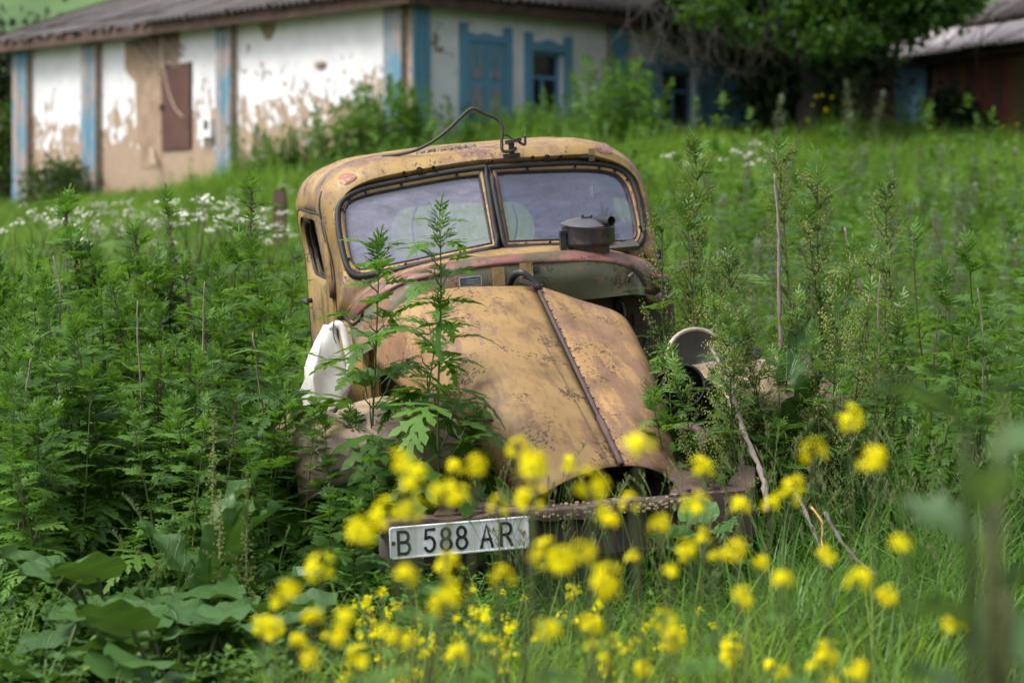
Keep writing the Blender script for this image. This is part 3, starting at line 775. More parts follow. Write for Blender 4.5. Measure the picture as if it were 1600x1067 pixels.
mb = MB(); mb.loft([[bpt(k / (N - 1), n, z) for n, z in web] for k in range(N)]); mb.build('bumper_web', M['darkrust'], bum, True, auto=32, solid=.006)  # web gets the darker rust to stand in for shade in the recess
mb = MB(); bbox(mb, .86, 1.0, -.06, .012, -.22, .006); mb.build('bumper_end', M['rust'], bum)
mb = MB(); t_ = .995
mb.add([bpt(.975, .0, .004), bpt(1.02, -.02, .012), bpt(1.055, -.14, .06), bpt(1.03, -.20, .07), bpt(.97, -.12, .01), bpt(.975, -.0, -.20), bpt(1.02, -.02, -.17), bpt(1.05, -.12, -.05)], [(0, 1, 2, 3, 4), (0, 5, 6, 1), (1, 6, 7, 2)]); mb.build('bumper_horn', M['rust'], bum, solid=.006)
for t in (.24, .88):
    mb = MB(); w = .07
    mb.add([bpt(t - .10, -.03, .004), bpt(t + .10, -.03, .004), bpt(t + .05, -.16, .026), bpt(t + .04, -.5, .06), bpt(t - .04, -.5, .06), bpt(t - .05, -.16, .026)], [(0, 1, 2, 3, 4, 5)]); mb.build('gusset_plate', M['rust'], bum, solid=.008)
    mb = MB(); bbox(mb, t - .04, t + .04, -2.6, -.04, -.12, -.01); mb.build('frame_rail', M['darkrust'], truck)
for t in (.20, .28, .42, .46, .84, .92):
    mb = MB(); q = bpt(t, -.05, .004); mb.lathe([(0, .016), (.011, .014), (.012, 0)], 6, Matrix.Translation(q)); mb.build('bumper_bolt', M['darkrust'], bum)
mb = MB(); rng = random.Random(2)
for k in range(70):
    q = bpt(.3 + .65 * rng.random(), .003 - .05 * rng.random(), .003); s_ = .003 + .005 * rng.random(); mb.box(q, (s_ * 1.5, s_, s_))
for k in range(60):
    q = bpt(.38 + .45 * rng.random(), .008, -.01 - .03 * rng.random()); s_ = .003 + .005 * rng.random(); mb.box(q, (s_ * 1.5, s_, s_))
tag(mb.build('lichen_specks', simple('pale_lichen', (.42, .32, .2), .9, 0, .5), bum), kind='stuff')
mb = MB(); bbox(mb, .26, .86, -.42, -.06, -.20, -.18); mb.build('front_valance', M['darkrust'], truck)
th = P(1088, 700, -1.55)
mb = MB(); mb.tube(catmull([P(1062, 672, -1.5), P(1078, 668, -1.52), P(1092, 674, -1.55), P(1100, 690, -1.58), P(1100, 712, -1.6), P(1096, 735, -1.62)]), .020, 10); mb.build('tow_hook', M['rust'], truck, True)
# engine remains under the bonnet
mb = MB(); mb.box((x_mid + .02, -.75, P(900, 720, -.75).z - .08), (.34, .8, .36)); mb.tube([Vector((x_mid - .1, -.4, .95)), Vector((x_mid - .1, -1.1, .88))], .05, 10); mb.build('engine_block', M['darkrust'], truck, auto=40)
mb = MB(); mb.tube(catmull([P(1000, 735, -1.55), P(985, 745, -1.5), P(960, 760, -1.55), P(930, 775, -1.6)]), .022, 8); mb.build('radiator_hose', M['black'], truck, True)

pl = [PB(603, 822, -.055), PB(817, 804, -.055), PB(820, 849, -.055), PB(600, 868, -.055)]
po = (pl[0] + pl[2]) / 2; pu = ((pl[1] - pl[0]) + (pl[2] - pl[3])).normalized(); pn = Vector((0, -1, 0)); pn = (pn - pu * pn.dot(pu)).normalized(); pv = pu.cross(-pn)
if pv.z < 0: pv = -pv
PWD, PHT = .498, .113
pm = Matrix((( pu.x, pv.x, pn.x, po.x), (pu.y, pv.y, pn.y, po.y), (pu.z, pv.z, pn.z, po.z), (0, 0, 0, 1)))
def rrect(w, h, r, z, n=5):
    out = []
    for cx, cy, a0 in ((w / 2 - r, h / 2 - r, 0), (-w / 2 + r, h / 2 - r, 90), (-w / 2 + r, -h / 2 + r, 180), (w / 2 - r, -h / 2 + r, 270)):
        for k in range(n): t = R(a0 + 90 * k / (n - 1)); out.append(pm @ Vector((cx + r * math.cos(t), cy + r * math.sin(t), z )))
    return out
mb = MB(); mb.loft([rrect(PWD, PHT, .012, -.003), rrect(PWD, PHT, .012, .002), rrect(PWD - .004, PHT - .004, .011, .004), rrect(PWD - .012, PHT - .012, .009, .004), rrect(PWD - .016, PHT - .016, .008, .0015)], True)
lst = rrect(PWD - .016, PHT - .016, .008, .0015); mb.add(lst, [tuple(range(len(lst)))])
plate = mb.build('license_plate', paint('plate_white', (.82, .83, .84), (.7, .68, .65), .3, .70, rough=.4, grime=.32), truck, auto=40)
blk = simple('plate_black', (.02, .022, .022), .45, 0, .3)
def arc(cx, cy, rx, ry, a0, a1, n=14): return [(cx + rx * math.cos(R(a0 + (a1 - a0) * k / n)), cy + ry * math.sin(R(a0 + (a1 - a0) * k / n))) for k in range(n + 1)]
GL = {'B': [[(0, 0), (0, 1)], [(0, 1), (.32, 1)] + arc(.32, .76, .22, .24, 90, -90)[1:] + [(0, .52)], [(0, .52), (.34, .52)] + arc(.34, .26, .25, .26, 90, -90)[1:] + [(0, 0)]],
      '5': [[(.52, 1), (.1, 1), (.06, .56)] + arc(.27, .33, .27, .33, 125, -150)],
      '8': [arc(.28, .76, .22, .24, 0, 360, 22), arc(.28, .27, .27, .27, 0, 360, 22)],
      'A': [[(0, 0), (.3, 1), (.6, 0)], [(.1, .33), (.5, .33)]],
      'R': [[(0, 0), (0, 1)], [(0, 1), (.3, 1)] + arc(.3, .74, .24, .26, 90, -90)[1:] + [(0, .48)], [(.28, .48), (.56, 0)]]}
def stroke(mb, pts, w, z):
    pts = [Vector((a, b, 0)) for a, b in pts]; n = len(pts); L_, R_ = [], []
    for i, p in enumerate(pts):
        d = pts[min(i + 1, n - 1)] - pts[max(i - 1, 0)]; d.normalize(); q = Vector((-d.y, d.x, 0))
        ext = d * (w * .5) if i == n - 1 else (-d * (w * .5) if i == 0 else Vector())
        L_.append(p + q * w / 2 + ext); R_.append(p - q * w / 2 + ext)
    mb.loft([[pm @ Vector((p.x, p.y, z)) for p in L_], [pm @ Vector((p.x, p.y, z + .0018)) for p in L_], [pm @ Vector((p.x, p.y, z + .0018)) for p in R_], [pm @ Vector((p.x, p.y, z)) for p in R_]])
LH = .076
zoff = 0
for ch, xc in (('B', -.200), ('5', -.108), ('8', -.050), ('8', .006), ('A', .094), ('R', .166)):
    mb = MB()
    for si, s in enumerate(GL[ch]): stroke(mb, [(xc - .018 + a * LH * .86, b * LH - LH / 2) for a, b in s], .0105, .0016 + .0004 * si)
    mb.build('letter' if ch in 'BAR' else 'digit', blk, plate)
mb = MB(); mb.lathe([(0, .006), (.007, .005), (.008, .002)], 10, pm @ Matrix.Translation((.229, .0, 0))); mb.build('plate_screw', simple('brass_screw', (.35, .2, .06), .5), plate)
mb = MB(); mb.lathe([(0, .006), (.007, .005), (.008, .002)], 10, pm @ Matrix.Translation((-.236, .0, 0))); mb.build('plate_screw', M['darkrust'], plate)

# ---- things lying on the truck
def T(p): return T_M @ p
cb = T(P(921, 396, -.13))
CANM = Matrix.Translation(cb) @ _rot.to_4x4() @ Matrix.Rotation(R(1), 4, 'Y')
can = empty('air_cleaner', cb, 'dented black oil-bath air cleaner can with lid spout resting on cowl', 'engine part', rot=(PITCH, ROLL + R(1), YAW))
I4 = Matrix.Identity(4)
mb = MB(); mb.lathe([(0, .0), (.085, .0), (.088, .006), (.088, .028), (.096, .036), (.112, .045), (.114, .052), (.114, .116), (.117, .120), (.10, .121)], 32); mb.build('can_body', paint('sooty_can', (.04, .04, .046), (.10, .072, .055), .55, .6, scale=5, rough=.5), can, True, auto=45)
lm = Matrix.Translation((0, 0, .122)) @ Matrix.Rotation(R(5), 4, 'Y') @ Matrix.Rotation(R(4), 4, 'X')
mb = MB(); mb.lathe([(.116, -.004), (.118, .002), (.112, .007), (.095, .014), (.06, .026), (.03, .03), (0, .031)], 32, lm); lid = mb.build('can_lid', paint('grey_can_lid', (.085, .085, .10), (.14, .095, .07), .5, .6, scale=6, rough=.45), can, True, auto=45)
mb = MB(); mb.tube([lm @ Vector((.03, -.02, .022)), lm @ Vector((.065, -.125, .034))], [.02, .02], 16, cap=False); mb.lathe([(0, 0), (.019, 0)], 16, Matrix.Translation(lm @ Vector((.05, -.08, .03))) @ Matrix.Rotation(R(90), 4, 'X')); mb.build('spout', M['black'], lid, True)
mb = MB(); mb.box(lm @ Vector((-.01, -.01, .034)), (.045, .012, .005)); mb.box(lm @ Vector((-.03, -.01, .038)), (.01, .012, .012)); mb.box(lm @ Vector((.01, -.01, .038)), (.01, .012, .012)); mb.build('wing_clip', M['darkrust'], lid)
mb = MB(); mb.loft([[Vector((-.125 + a, -.03 + b, z)) for a, b in ((-.012, -.012), (.012, -.014), (.012, .012), (-.012, .012))] for z in (-.012, .03, .07, .10)], True); mb.box((-.12, -.03, .102), (.03, .03, .012)); mb.build('side_bracket', M['black'], can)

jb_ = T(P(508, 622, -.25))
jug = empty('plastic_jug', jb_, 'crumpled white plastic jug with tall handle wedged beside the truck fender', 'jug', rot=(0, R(4), YAW + R(8)))
def JP(px, py): # jug outline in its own frame: metres right / up at its depth
    s = jb_.y / F_PX; return ((px - 508) * s, -(py - 622) * s)
JL = [(466, 565, 547, 575), (466, 600, 549, 604), (488, 625, 545, 622)]
mb = MB(); N = 28
secs = [(-.135, .070, .0, .055), (-.05, .082, .0, .062), (.02, .090, -.002, .066), (.07, .093, .0, .068), (.118, .091, .0, .066), (.132, .084, -.001, .062), (.18, .064, -.006, .052), (.23, .044, -.008, .042), (.275, .027, -.006, .032), (.30, .021, -.004, .022)]; rj = random.Random(4)
loops = []
for z, rx, ox, ry_ in secs:
    lp = []
    for k in range(N):
        t = 2 * math.pi * k / N; c_, s_ = math.cos(t), math.sin(t)
        c_, s_ = math.copysign(abs(c_) ** .42, c_), math.copysign(abs(s_) ** .42, s_)
        dn = (.013 * math.sin(3 * t + z * 31) * math.sin(z * 17 + 1) - .010 * abs(math.sin(2.5 * t + z * 23))) if z < .17 else 0
        if s_ < -.3 and -.05 < z < .14: dn -= .02 * math.exp(-((t - 4.55) / .35) ** 2)
        lp.append(Vector((ox + (rx + dn) * c_ + rj.uniform(-.004, .004), (ry_ + dn) * s_ + rj.uniform(-.004, .004), z + rj.uniform(-.005, .005))))
    loops.append(lp)
mb.loft(loops, True); mb.add(loops[0], [tuple(range(N))]); mb.add(loops[-1], [tuple(range(N))])
mb.build('jug_body', M['white_plastic'], jug, True, auto=38)
mb = MB(); mb.tube(catmull([(-.004, -.02, .29), (.014, -.05, .308), (.036, -.062, .288), (.056, -.070, .22), (.074, -.072, .15), (.080, -.055, .10)]), [.016] * 31, 10); mb.build('jug_handle', M['white_plastic'], jug, True)
mb = MB(); mb.tube(catmull([(.0, -.05, .33), (-.006, -.06, .29), (.0, -.066, .25), (.012, -.062, .23)]), .0022, 5); mb.build('string', M['darkrust'], jug, True)
# ================================================================ GROUND
def build_ground():
    ys = np.concatenate([np.arange(-14, 16, 0.5), np.arange(16, 60, 1.0), np.arange(60, 120, 4), np.arange(120, 520, 16)])
    xs_ = np.concatenate([np.arange(-220, -40, 12), np.arange(-40, -12, 2), np.arange(-12, 12, 0.6), np.arange(12, 40, 2), np.arange(40, 221, 12)])
    vs = [(x, y, zg(x, y)) for y in ys for x in xs_]
    n = len(xs_)
    fs = [(j * n + i, j * n + i + 1, (j + 1) * n + i + 1, (j + 1) * n + i) for j in range(len(ys) - 1) for i in range(n - 1)]
    m = NT('meadow_soil')
    v = m.coord('Object')
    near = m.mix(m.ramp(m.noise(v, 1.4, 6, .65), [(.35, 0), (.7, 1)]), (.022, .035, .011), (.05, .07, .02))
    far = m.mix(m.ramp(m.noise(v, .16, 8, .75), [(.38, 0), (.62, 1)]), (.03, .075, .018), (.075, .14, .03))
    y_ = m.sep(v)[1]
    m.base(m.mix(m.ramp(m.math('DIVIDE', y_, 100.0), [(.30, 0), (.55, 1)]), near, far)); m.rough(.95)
    m.bump(m.noise(v, 5, 6, .7), .6, .08)
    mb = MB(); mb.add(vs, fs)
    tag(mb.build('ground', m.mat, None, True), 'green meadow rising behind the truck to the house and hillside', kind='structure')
build_ground()

# ================================================================ HOUSE
C0 = Vector((X_at(637, 36), 36, 0))
dL = Vector((-.70, .714, 0)).normalized(); nL = Vector((-dL.y, dL.x, 0))
dR = Vector((.73, .683, 0)).normalized(); nR = Vector((dR.y, -dR.x, 0))
if nL.y > 0: nL = -nL
if nR.y > 0: nR = -nR
def on_wall(px, py, d, n, off=0.0):
    o = C0 + n * off; r = ray(px, py)
    # o + d s = r t (xy)
    det = d.x * (-r.y) - (-r.x) * d.y
    bx_, by_ = -o.x, -o.y
    s = (bx_ * (-r.y) - (-r.x) * by_) / det
    t = (d.x * by_ - d.y * bx_) / det
    return s, CAM_Z - (py - HORIZON) / F_PX * t
def HL(px, py, off=0.0): return on_wall(px, py, dL, nL, off)
def HR(px, py, off=0.0): return on_wall(px, py, dR, nR, off)
Z_EAVE, Z_BASE = 5.68, 2.4
LEN_L = HL(30, 200)[0]; LEN_R = HR(1212, 150)[0] + 1.6
house = empty('farmhouse', (C0.x, C0.y, Z_BASE), 'low whitewashed clay farmhouse with blue pilasters, peeling plaster and slate roof', 'house')

def plaster():
    m = NT('peeling_lime_plaster')
    v = m.coord('Object')
    z = m.sep(v)[2]
    # plaster lost towards the foot of the wall, in drips and islands
    n1 = m.noise(m.coord('Object', (1, 1, .6)), 5.6, 6, .62, .9)
    n2 = m.noise(v, .7, 4, .6)
    h = m.math('MULTIPLY', m.math('SUBTRACT', z, 4.10), .33)
    k = m.math('ADD', m.math('ADD', h, m.math('MULTIPLY', m.math('SUBTRACT', n1, .5), 1.7)), m.math('MULTIPLY', m.math('SUBTRACT', n2, .5), .5))
    mask = m.ramp(k, [(.02, 0.0), (.06, 1.0)])
    clay = m.mix(m.noise(v, 9, 5), (.27, .19, .125), (.42, .31, .22))
    lime = m.mix(m.ramp(m.noise(v, 3, 5), [(.3, 0), (.75, 1)]), (.66, .65, .66), (.80, .79, .79))
    m.base(m.mix(mask, clay, lime)); m.rough(.92)
    m.bump(m.math('ADD', m.math('MULTIPLY', mask, .8), m.math('MULTIPLY', m.noise(v, 16, 5), .4)), .8, .03)
    return m.mat
def plaster_r():
    m = NT('grey_lime_plaster')
    v = m.coord('Object')
    n1 = m.noise(v, 3.2, 6, .66, .5)
    x = m.sep(v)[0]
    k = m.math('ADD', n1, m.math('MULTIPLY', m.math('ADD', x, .6), -.11))
    mask = m.ramp(k, [(.60, 1.0), (.64, 0.0)])
    clay = m.mix(m.noise(v, 9, 5), (.22, .14, .08), (.36, .25, .16))
    lime = m.mix(m.ramp(m.noise(v, 3, 5), [(.3, 0), (.75, 1)]), (.66, .655, .66), (.80, .795, .79))
    m.base(m.mix(mask, clay, lime)); m.rough(.92)
    m.bump(m.math('ADD', m.math('MULTIPLY', mask, .8), m.math('MULTIPLY', m.noise(v, 16, 5), .4)), .6, .02)
    return m.mat
def blue_paint(name, bare=.4, dim=1.0):
    m = NT(name); v = m.coord('Object', (7, 7, 1.0))
    n1 = m.noise(v, 2.0, 6, .68, .3); n2 = m.noise(m.coord('Object'), 1.1, 3, .6)
    k = m.math('ADD', n1, m.math('MULTIPLY', m.math('SUBTRACT', n2, .5), .6))
    lo = .75 - bare * .4
    blue = m.mix(m.noise(v, 5, 4), tuple(c * dim for c in (.06, .165, .245)), tuple(c * dim for c in (.12, .285, .385)))
    wood = m.mix(m.noise(v, 8, 5), (.20, .16, .14), (.40, .34, .31))
    m.base(m.mix(m.ramp(k, [(lo, 0), (lo + .1, 1)]), blue, wood)); m.rough(.75)
    m.bump(m.noise(v, 6, 5), .4, .01)
    return m.mat
B_POST, B_BOARD, B_DOOR = blue_paint('weathered_blue_post', .80), blue_paint('blue_board_paint', .28, 1.2), blue_paint('deep_blue_paint', .12, 1.25)
PL_L, PL_R = plaster(), plaster_r()
def slate():
    m = NT('asbestos_slate'); v = m.coord('Object')
    c = m.mix(m.ramp(m.noise(v, 1.3, 6, .65), [(.3, 0), (.7, 1)]), (.045, .038, .036), (.11, .095, .092))
    c = m.mix(m.ramp(m.noise(v, 7, 5, .7), [(.55, 0), (.75, .8)]), c, (.05, .042, .036))
    oi = m.n('ShaderNodeObjectInfo')
    c = m.mix(m.math('MULTIPLY', oi.outputs['Random'], .5), c, (.15, .13, .132))
    c = m.mix(m.ramp(m.noise(m.coord('Object', (9, .7, 1)), 1.5, 5, .65), [(.48, 0), (.68, .75)]), c, (.03, .025, .022))
    m.base(c); m.rough(.95); m.bump(m.noise(v, 20, 4), .4, .01)
    return m.mat
SLATE = slate()
BEAM = simple('dark_brown_beam', (.085, .05, .035), .85, 0, .45, 6, .3)
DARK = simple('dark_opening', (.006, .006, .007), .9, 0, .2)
FADED = simple('bare_wood', (.30, .22, .17), .85, 0, .35, 10, .3)
def hb(name, mat, d, n, s0, s1, n0, n1, z0, z1, parent=house, tilt=None):
    mb = MB(); mb.frame_box(C0, d, n, s0, s1, n0, n1, z0, z1)
    return mb.build(name, mat, parent, world_coords=True)

# walls (the left wall keeps an opening for the rusty shutter)
s_h0, zt_h = HL(301, 97); s_h1, zb_h = HL(254, 236)
wl = MB()
wl.frame_box(C0, dL, nL, .0, s_h0, -.4, 0, Z_BASE, Z_EAVE); wl.frame_box(C0, dL, nL, s_h1, LEN_L, -.4, 0, Z_BASE, Z_EAVE)
wl.frame_box(C0, dL, nL, s_h0, s_h1, -.4, 0, Z_BASE, zb_h); wl.frame_box(C0, dL, nL, s_h0, s_h1, -.4, 0, zt_h, Z_EAVE)
wl.frame_box(C0, dL, nL, s_h0, s_h1, -.4, -.15, zb_h, zt_h)
wl.build('wall', PL_L, house, world_coords=True)
# openings of the facade
def rect_R(x0, y0, x1, y1):
    s0, za = HR(x0, y0); s1, _ = HR(x1, y0); xm = (x0 + x1) / 2
    return s0, s1, HR(xm, y1)[1], HR(xm, y0)[1]
w1 = rect_R(727, 68, 786, 192); w2 = rect_R(828, 82, 880, 190); w3 = rect_R(1030, 112, 1086, 196)
wr = MB(); s_prev = -.0
wr.frame_box(C0, dR, nR, -.0, w2[0], -.4, 0, Z_BASE, Z_EAVE); wr.frame_box(C0, dR, nR, w2[0], w2[1], -.4, 0, Z_BASE, w2[2]); wr.frame_box(C0, dR, nR, w2[0], w2[1], -.4, 0, w2[3], Z_EAVE)
wr.frame_box(C0, dR, nR, w2[1], w3[0], -.4, 0, Z_BASE, Z_EAVE); wr.frame_box(C0, dR, nR, w3[0], w3[1], -.4, 0, Z_BASE, w3[2]); wr.frame_box(C0, dR, nR, w3[0], w3[1], -.4, 0, w3[3], Z_EAVE)
wr.frame_box(C0, dR, nR, w3[1], LEN_R, -.4, 0, Z_BASE, Z_EAVE)
wr.build('wall', PL_R, house, world_coords=True)
back = MB(); back.frame_box(C0, dR, nR, .5, LEN_R, -2.2, -2.0, Z_BASE, Z_EAVE); back.build('inner_wall', DARK, house, world_coords=True)
back = MB(); e0 = C0 + dR * LEN_R; back.frame_box(e0, -nR, dR, 0, 7, -.3, 0, Z_BASE, Z_EAVE); e1 = C0 + dL * LEN_L; back.frame_box(e1, -nL, dL, 0, 7, -.3, 0, Z_BASE, Z_EAVE); back.build('wall', PL_R, house, world_coords=True)

# blue pilasters along the left wall: each a front board and two edge boards
def pilaster(d, n, s0, s1, mat_front, depth=.14, nb=2, z0=Z_BASE, z1=Z_EAVE - .02):
    root = hb('pilaster', FADED, d, n, s0, s1, .003, depth - .03, z0, z1)
    w = (s1 - s0) / nb
    for k in range(nb):
        mb = MB(); mb.frame_box(C0, d, n, s0 + k * w + .006, s0 + (k + 1) * w - .006, depth - .028, depth + .006 * ((k * 7) % 3 - 1), z0, z1 - .01 * k)
        o = mb.build('board', mat_front, root); o.matrix_parent_inverse = wm(root).inverted()
    return root
for pa, pb in ((29, 51), (137, 159), (347, 370)): pilaster(dL, nL, HL(pb, 150)[0], HL(pa, 150)[0], B_POST)
pilaster(dL, nL, .02, HL(607, 100)[0], blue_paint('bare_corner_board', .72), .12, 1)
pilaster(dR, nR, -.02, HR(663, 100)[0], blue_paint('corner_blue_boards', .42), .15, 3)
pilaster(dR, nR, HR(947, 80)[0], HR(975, 80)[0], B_DOOR, .12, 2)
# shallow cornice shadow board, brown fascia beams
hb('fascia_beam', BEAM, dL, nL, -.45, LEN_L + .4, .28, .40, Z_EAVE - .10, Z_EAVE + .06)
hb('fascia_beam', BEAM, dR, nR, -.40, LEN_R + .3, .28, .40, Z_EAVE - .10, Z_EAVE + .06)
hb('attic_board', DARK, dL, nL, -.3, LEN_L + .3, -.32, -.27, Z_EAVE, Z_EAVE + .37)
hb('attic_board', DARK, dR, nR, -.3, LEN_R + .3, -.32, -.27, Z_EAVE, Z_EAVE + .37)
hb('soffit', BEAM, dL, nL, -.3, LEN_L + .4, .0, .27, Z_EAVE - .015, Z_EAVE + .02)
hb('soffit', BEAM, dR, nR, -.3, LEN_R + .3, .0, .27, Z_EAVE - .017, Z_EAVE + .018)
for k in range(9):
    s = 1.2 + k * 1.2
    if s < LEN_L: hb('rafter_end', BEAM, dL, nL, s, s + .1, .02, .45, Z_EAVE + .03, Z_EAVE + .12)

# corrugated slate roof, sheet by sheet
def sheet_mesh(w=1.13, h=1.75, waves=7, amp=.036, ragged=0, seed=0):
    mb = MB(); nx = waves * 6; ny = 4 if not ragged else 8; rng = random.Random(seed)
    for lay, dz in ((0, 0.0), (1, -.009)):
        vs = []
        for j in range(ny + 1):
            for i in range(nx + 1):
                x = w * i / nx; y = h * j / ny
                if ragged and j == 0: y -= ragged * (.5 + .5 * math.sin(i * .37 + seed)) * rng.random() * -1.0
                vs.append((x, y, amp * math.cos(2 * math.pi * waves * i / nx) + dz))
        fs = [(j * (nx + 1) + i, j * (nx + 1) + i + 1, (j + 1) * (nx + 1) + i + 1, (j + 1) * (nx + 1) + i) for j in range(ny) for i in range(nx)]
        mb.add(vs, fs if lay == 0 else [f[::-1] for f in fs])
    n0 = (ny + 1) * (nx + 1)
    mb.f += [(i + 1, i, n0 + i, n0 + i + 1) for i in range(nx)]; mb.m += [0] * nx
    return mb.mesh('slate_sheet', SLATE, True)
SHEET = sheet_mesh(); RAG = [sheet_mesh(ragged=.22, seed=s) for s in (1, 2, 3)]
roof = hb('roof', BEAM, dL, nL, -.35, LEN_L + .35, -.5, .30, Z_EAVE + .03, Z_EAVE + .085)     # eave board that carries the sheets
PITCHR = R(19)
def lay(d, n, s, row, mesh, parent, z0, out=.52, rnd=None, tilt=0.0, lap=1.58):
    rnd = rnd or random
    a = out - row * lap * math.cos(PITCHR); zz = z0 + row * lap * math.sin(PITCHR) + .012 * (row % 2)
    o = bpy.data.objects.new('roof_sheet', mesh); COL.objects.link(o); o.parent = parent
    ex, ey = -d, (-n * math.cos(PITCHR) + Vector((0, 0, math.sin(PITCHR))))
    ez = ex.cross(ey)
    if ez.z < 0: ex = d; ez = ex.cross(ey)
    rot = Matrix((ex, ey, ez)).transposed() @ Matrix.Rotation(rnd.uniform(-.012, .012) + tilt, 3, 'Z')
    p0 = C0 + d * s + n * a + Vector((0, 0, zz + rnd.uniform(-.012, .012)))
    if ex.dot(d) < 0: p0 = C0 + d * (s + 1.1) + n * a + Vector((0, 0, zz + rnd.uniform(-.012, .012)))
    o.matrix_world = Matrix.Translation(p0) @ rot.to_4x4()
    o.matrix_parent_inverse = wm(parent).inverted(); 
    o.rotation_mode = 'XYZ'
    mw = Matrix.Translation(p0) @ rot.to_4x4(); o.location, o.rotation_euler = mw.to_translation(), mw.to_euler()
    return o
rng = random.Random(4); s_break = HL(245, 45, .5)[0]
k = 0; s = -.45
while s < LEN_L + .3:
    for row in range(5):
        hip = row * 1.58 * math.cos(PITCHR)
        if s + .9 < hip - .5 or s > LEN_L + .5 - max(0, hip - .4) * .12: continue
        old = s > s_break
        mesh = RAG[(k + row) % 3] if (old and row in (0, 1)) else SHEET
        lay(dL, nL, s + (.05 if old else 0), row, mesh, roof, Z_EAVE + .10 - (.04 if old else 0), .52 if not old else .46, rng, .0)
        k += 1
    s += 1.06
roof2 = hb('roof', BEAM, dR, nR, -.3, LEN_R + .25, -.5, .30, Z_EAVE + .031, Z_EAVE + .086)
s = -.45
while s < LEN_R + .2:
    for row in range(4):
        if s + .9 < row * 1.58 * math.cos(PITCHR) - .5: continue
        lay(dR, nR, s, row, SHEET, roof2, Z_EAVE + .10, .52, rng)
    s += 1.06
# rake board at the far gable end
mb = MB(); q0 = C0 + dL * (LEN_L + .42); mb.frame_box(q0, (-nL * math.cos(PITCHR) + Vector((0, 0, math.sin(PITCHR)))), dL, -.6, 6.5, 0, .04, Z_EAVE + .14, Z_EAVE + .30); mb.build('rake_board', BEAM, house, world_coords=True)

# the damaged bay: bare lath and clay round the rusty shutter
clay = simple('bare_clay', (.30, .21, .14), .95, 0, .3, 5, .6)
sA, sB = HL(300, 60)[0], HL(196, 60)[0]
mb = MB()
pts = [(196, 66), (196, 110), (212, 130), (214, 200), (222, 262), (252, 262), (253, 236), (253, 98), (281, 95), (281, 46)]
ring = []
for px, py in pts: s, z = HL(px, py); ring.append((s, z))
f = [C0 + dL * s + nL * .012 + Vector((0, 0, z)) for s, z in ring]; b = [C0 + dL * s + nL * .001 + Vector((0, 0, z)) for s, z in ring]
mb.add(f, [tuple(range(len(f)))]); mb.loft([f, b], True)
mb.build('clay_patch', clay, house, world_coords=True)
lath = simple('lath', (.36, .28, .21), .85, 0, .3, 9, .2)
LM = MB(); LM.box((0, 0, 0), (.05, .018, 1.0)); LMESH = LM.mesh('lath', lath)
rng = random.Random(8)
for k in range(13):
    px0 = 204 + k * 5.2; py0 = 66 + (k % 3) * 2 - k * 1.2; ln = 46 + rng.random() * 16 - (k > 8) * 14
    a, b_ = HL(px0, py0), HL(px0 + ln * .68, py0 + ln * .78)
    pa = C0 + dL * a[0] + nL * .03 + Vector((0, 0, a[1])); pb = C0 + dL * b_[0] + nL * (.03 + .01 * (k % 2)) + Vector((0, 0, b_[1]))
    o = bpy.data.objects.new('lath', LMESH); COL.objects.link(o); o.parent = house; o.matrix_parent_inverse = wm(house).inverted()
    o.location = (pa + pb) / 2; dd = (pb - pa); o.scale = (1, 1, dd.length); o.rotation_euler = dd.to_track_quat('Z', 'Y').to_euler()
for (x0, y0, x1, y1) in ((240, 232, 258, 258), (84, 278, 104, 300)):
    a, b_ = HL(x0, y0), HL(x1, y1); pa = C0 + dL * a[0] + nL * .05 + Vector((0, 0, a[1])); pb = C0 + dL * b_[0] + nL * .25 + Vector((0, 0, b_[1]))
    o = bpy.data.objects.new('lath', LMESH); COL.objects.link(o); o.parent = house; o.matrix_parent_inverse = wm(house).inverted(); o.location = (pa + pb) / 2; dd = pb - pa; o.scale = (1.3, 1.3, dd.length); o.rotation_euler = dd.to_track_quat('Z', 'Y').to_euler()
sa, za = HL(299, 98); sb, zb = HL(255, 235)
mb = MB(); mb.frame_box(C0, dL, nL, sa, sb, -.02, .035, zb, za); o = mb.build('rusty_shutter', paint('rusted_sheet', (.085, .03, .02), (.11, .05, .035), .45, .7), house, world_coords=True)
mb = MB(); mb.frame_box(C0, dL, nL, sb - .06, sb + .02, .03, .08, (za + zb) / 2 - .05, (za + zb) / 2 + .05); h_ = mb.build('latch', M['darkrust'], o); h_.matrix_parent_inverse = wm(o).inverted()
sa, za = HL(338, 186); sb, zb = HL(318, 216)
mb = MB(); mb.frame_box(C0, dL, nL, sa, sb, .0, .12, zb, za); o = mb.build('meter_box', simple('white_box', (.7, .7, .7), .6), house, world_coords=True)
mb = MB(); mb.frame_box(C0, dL, nL, sa + .07, sa + .17, .10, .125, zb + .12, za - .02); h_ = mb.build('meter_window', DARK, o); h_.matrix_parent_inverse = wm(o).inverted()
sa, za = HL(517, 96); sb, zb = HL(487, 107)
mb = MB(); q = C0 + dL * ((sa + sb) / 2) + nL * .02 + Vector((0, 0, (za + zb) / 2)); mb.lathe([(0, .03), (.10, .025), (.14, 0)], 12, Matrix.Translation(q) @ nL.to_track_quat('Z', 'Y').to_matrix().to_4x4() @ Matrix.Diagonal((1, .45, 1, 1))); mb.build('wall_bracket', FADED, house, True, world_coords=True)
def wallpts(lst, off): return [C0 + dL * HL(a, b)[0] + nL * off + Vector((0, 0, HL(a, b)[1])) for a, b in lst]
mb = MB(); mb.tube(catmull(wallpts([(262, 38), (264, 60), (265, 90), (270, 120), (276, 145), (286, 170), (298, 184)], .16)), .014, 5); mb.build('hanging_cable', simple('pale_cable', (.42, .30, .22), .7), house, True, world_coords=True)
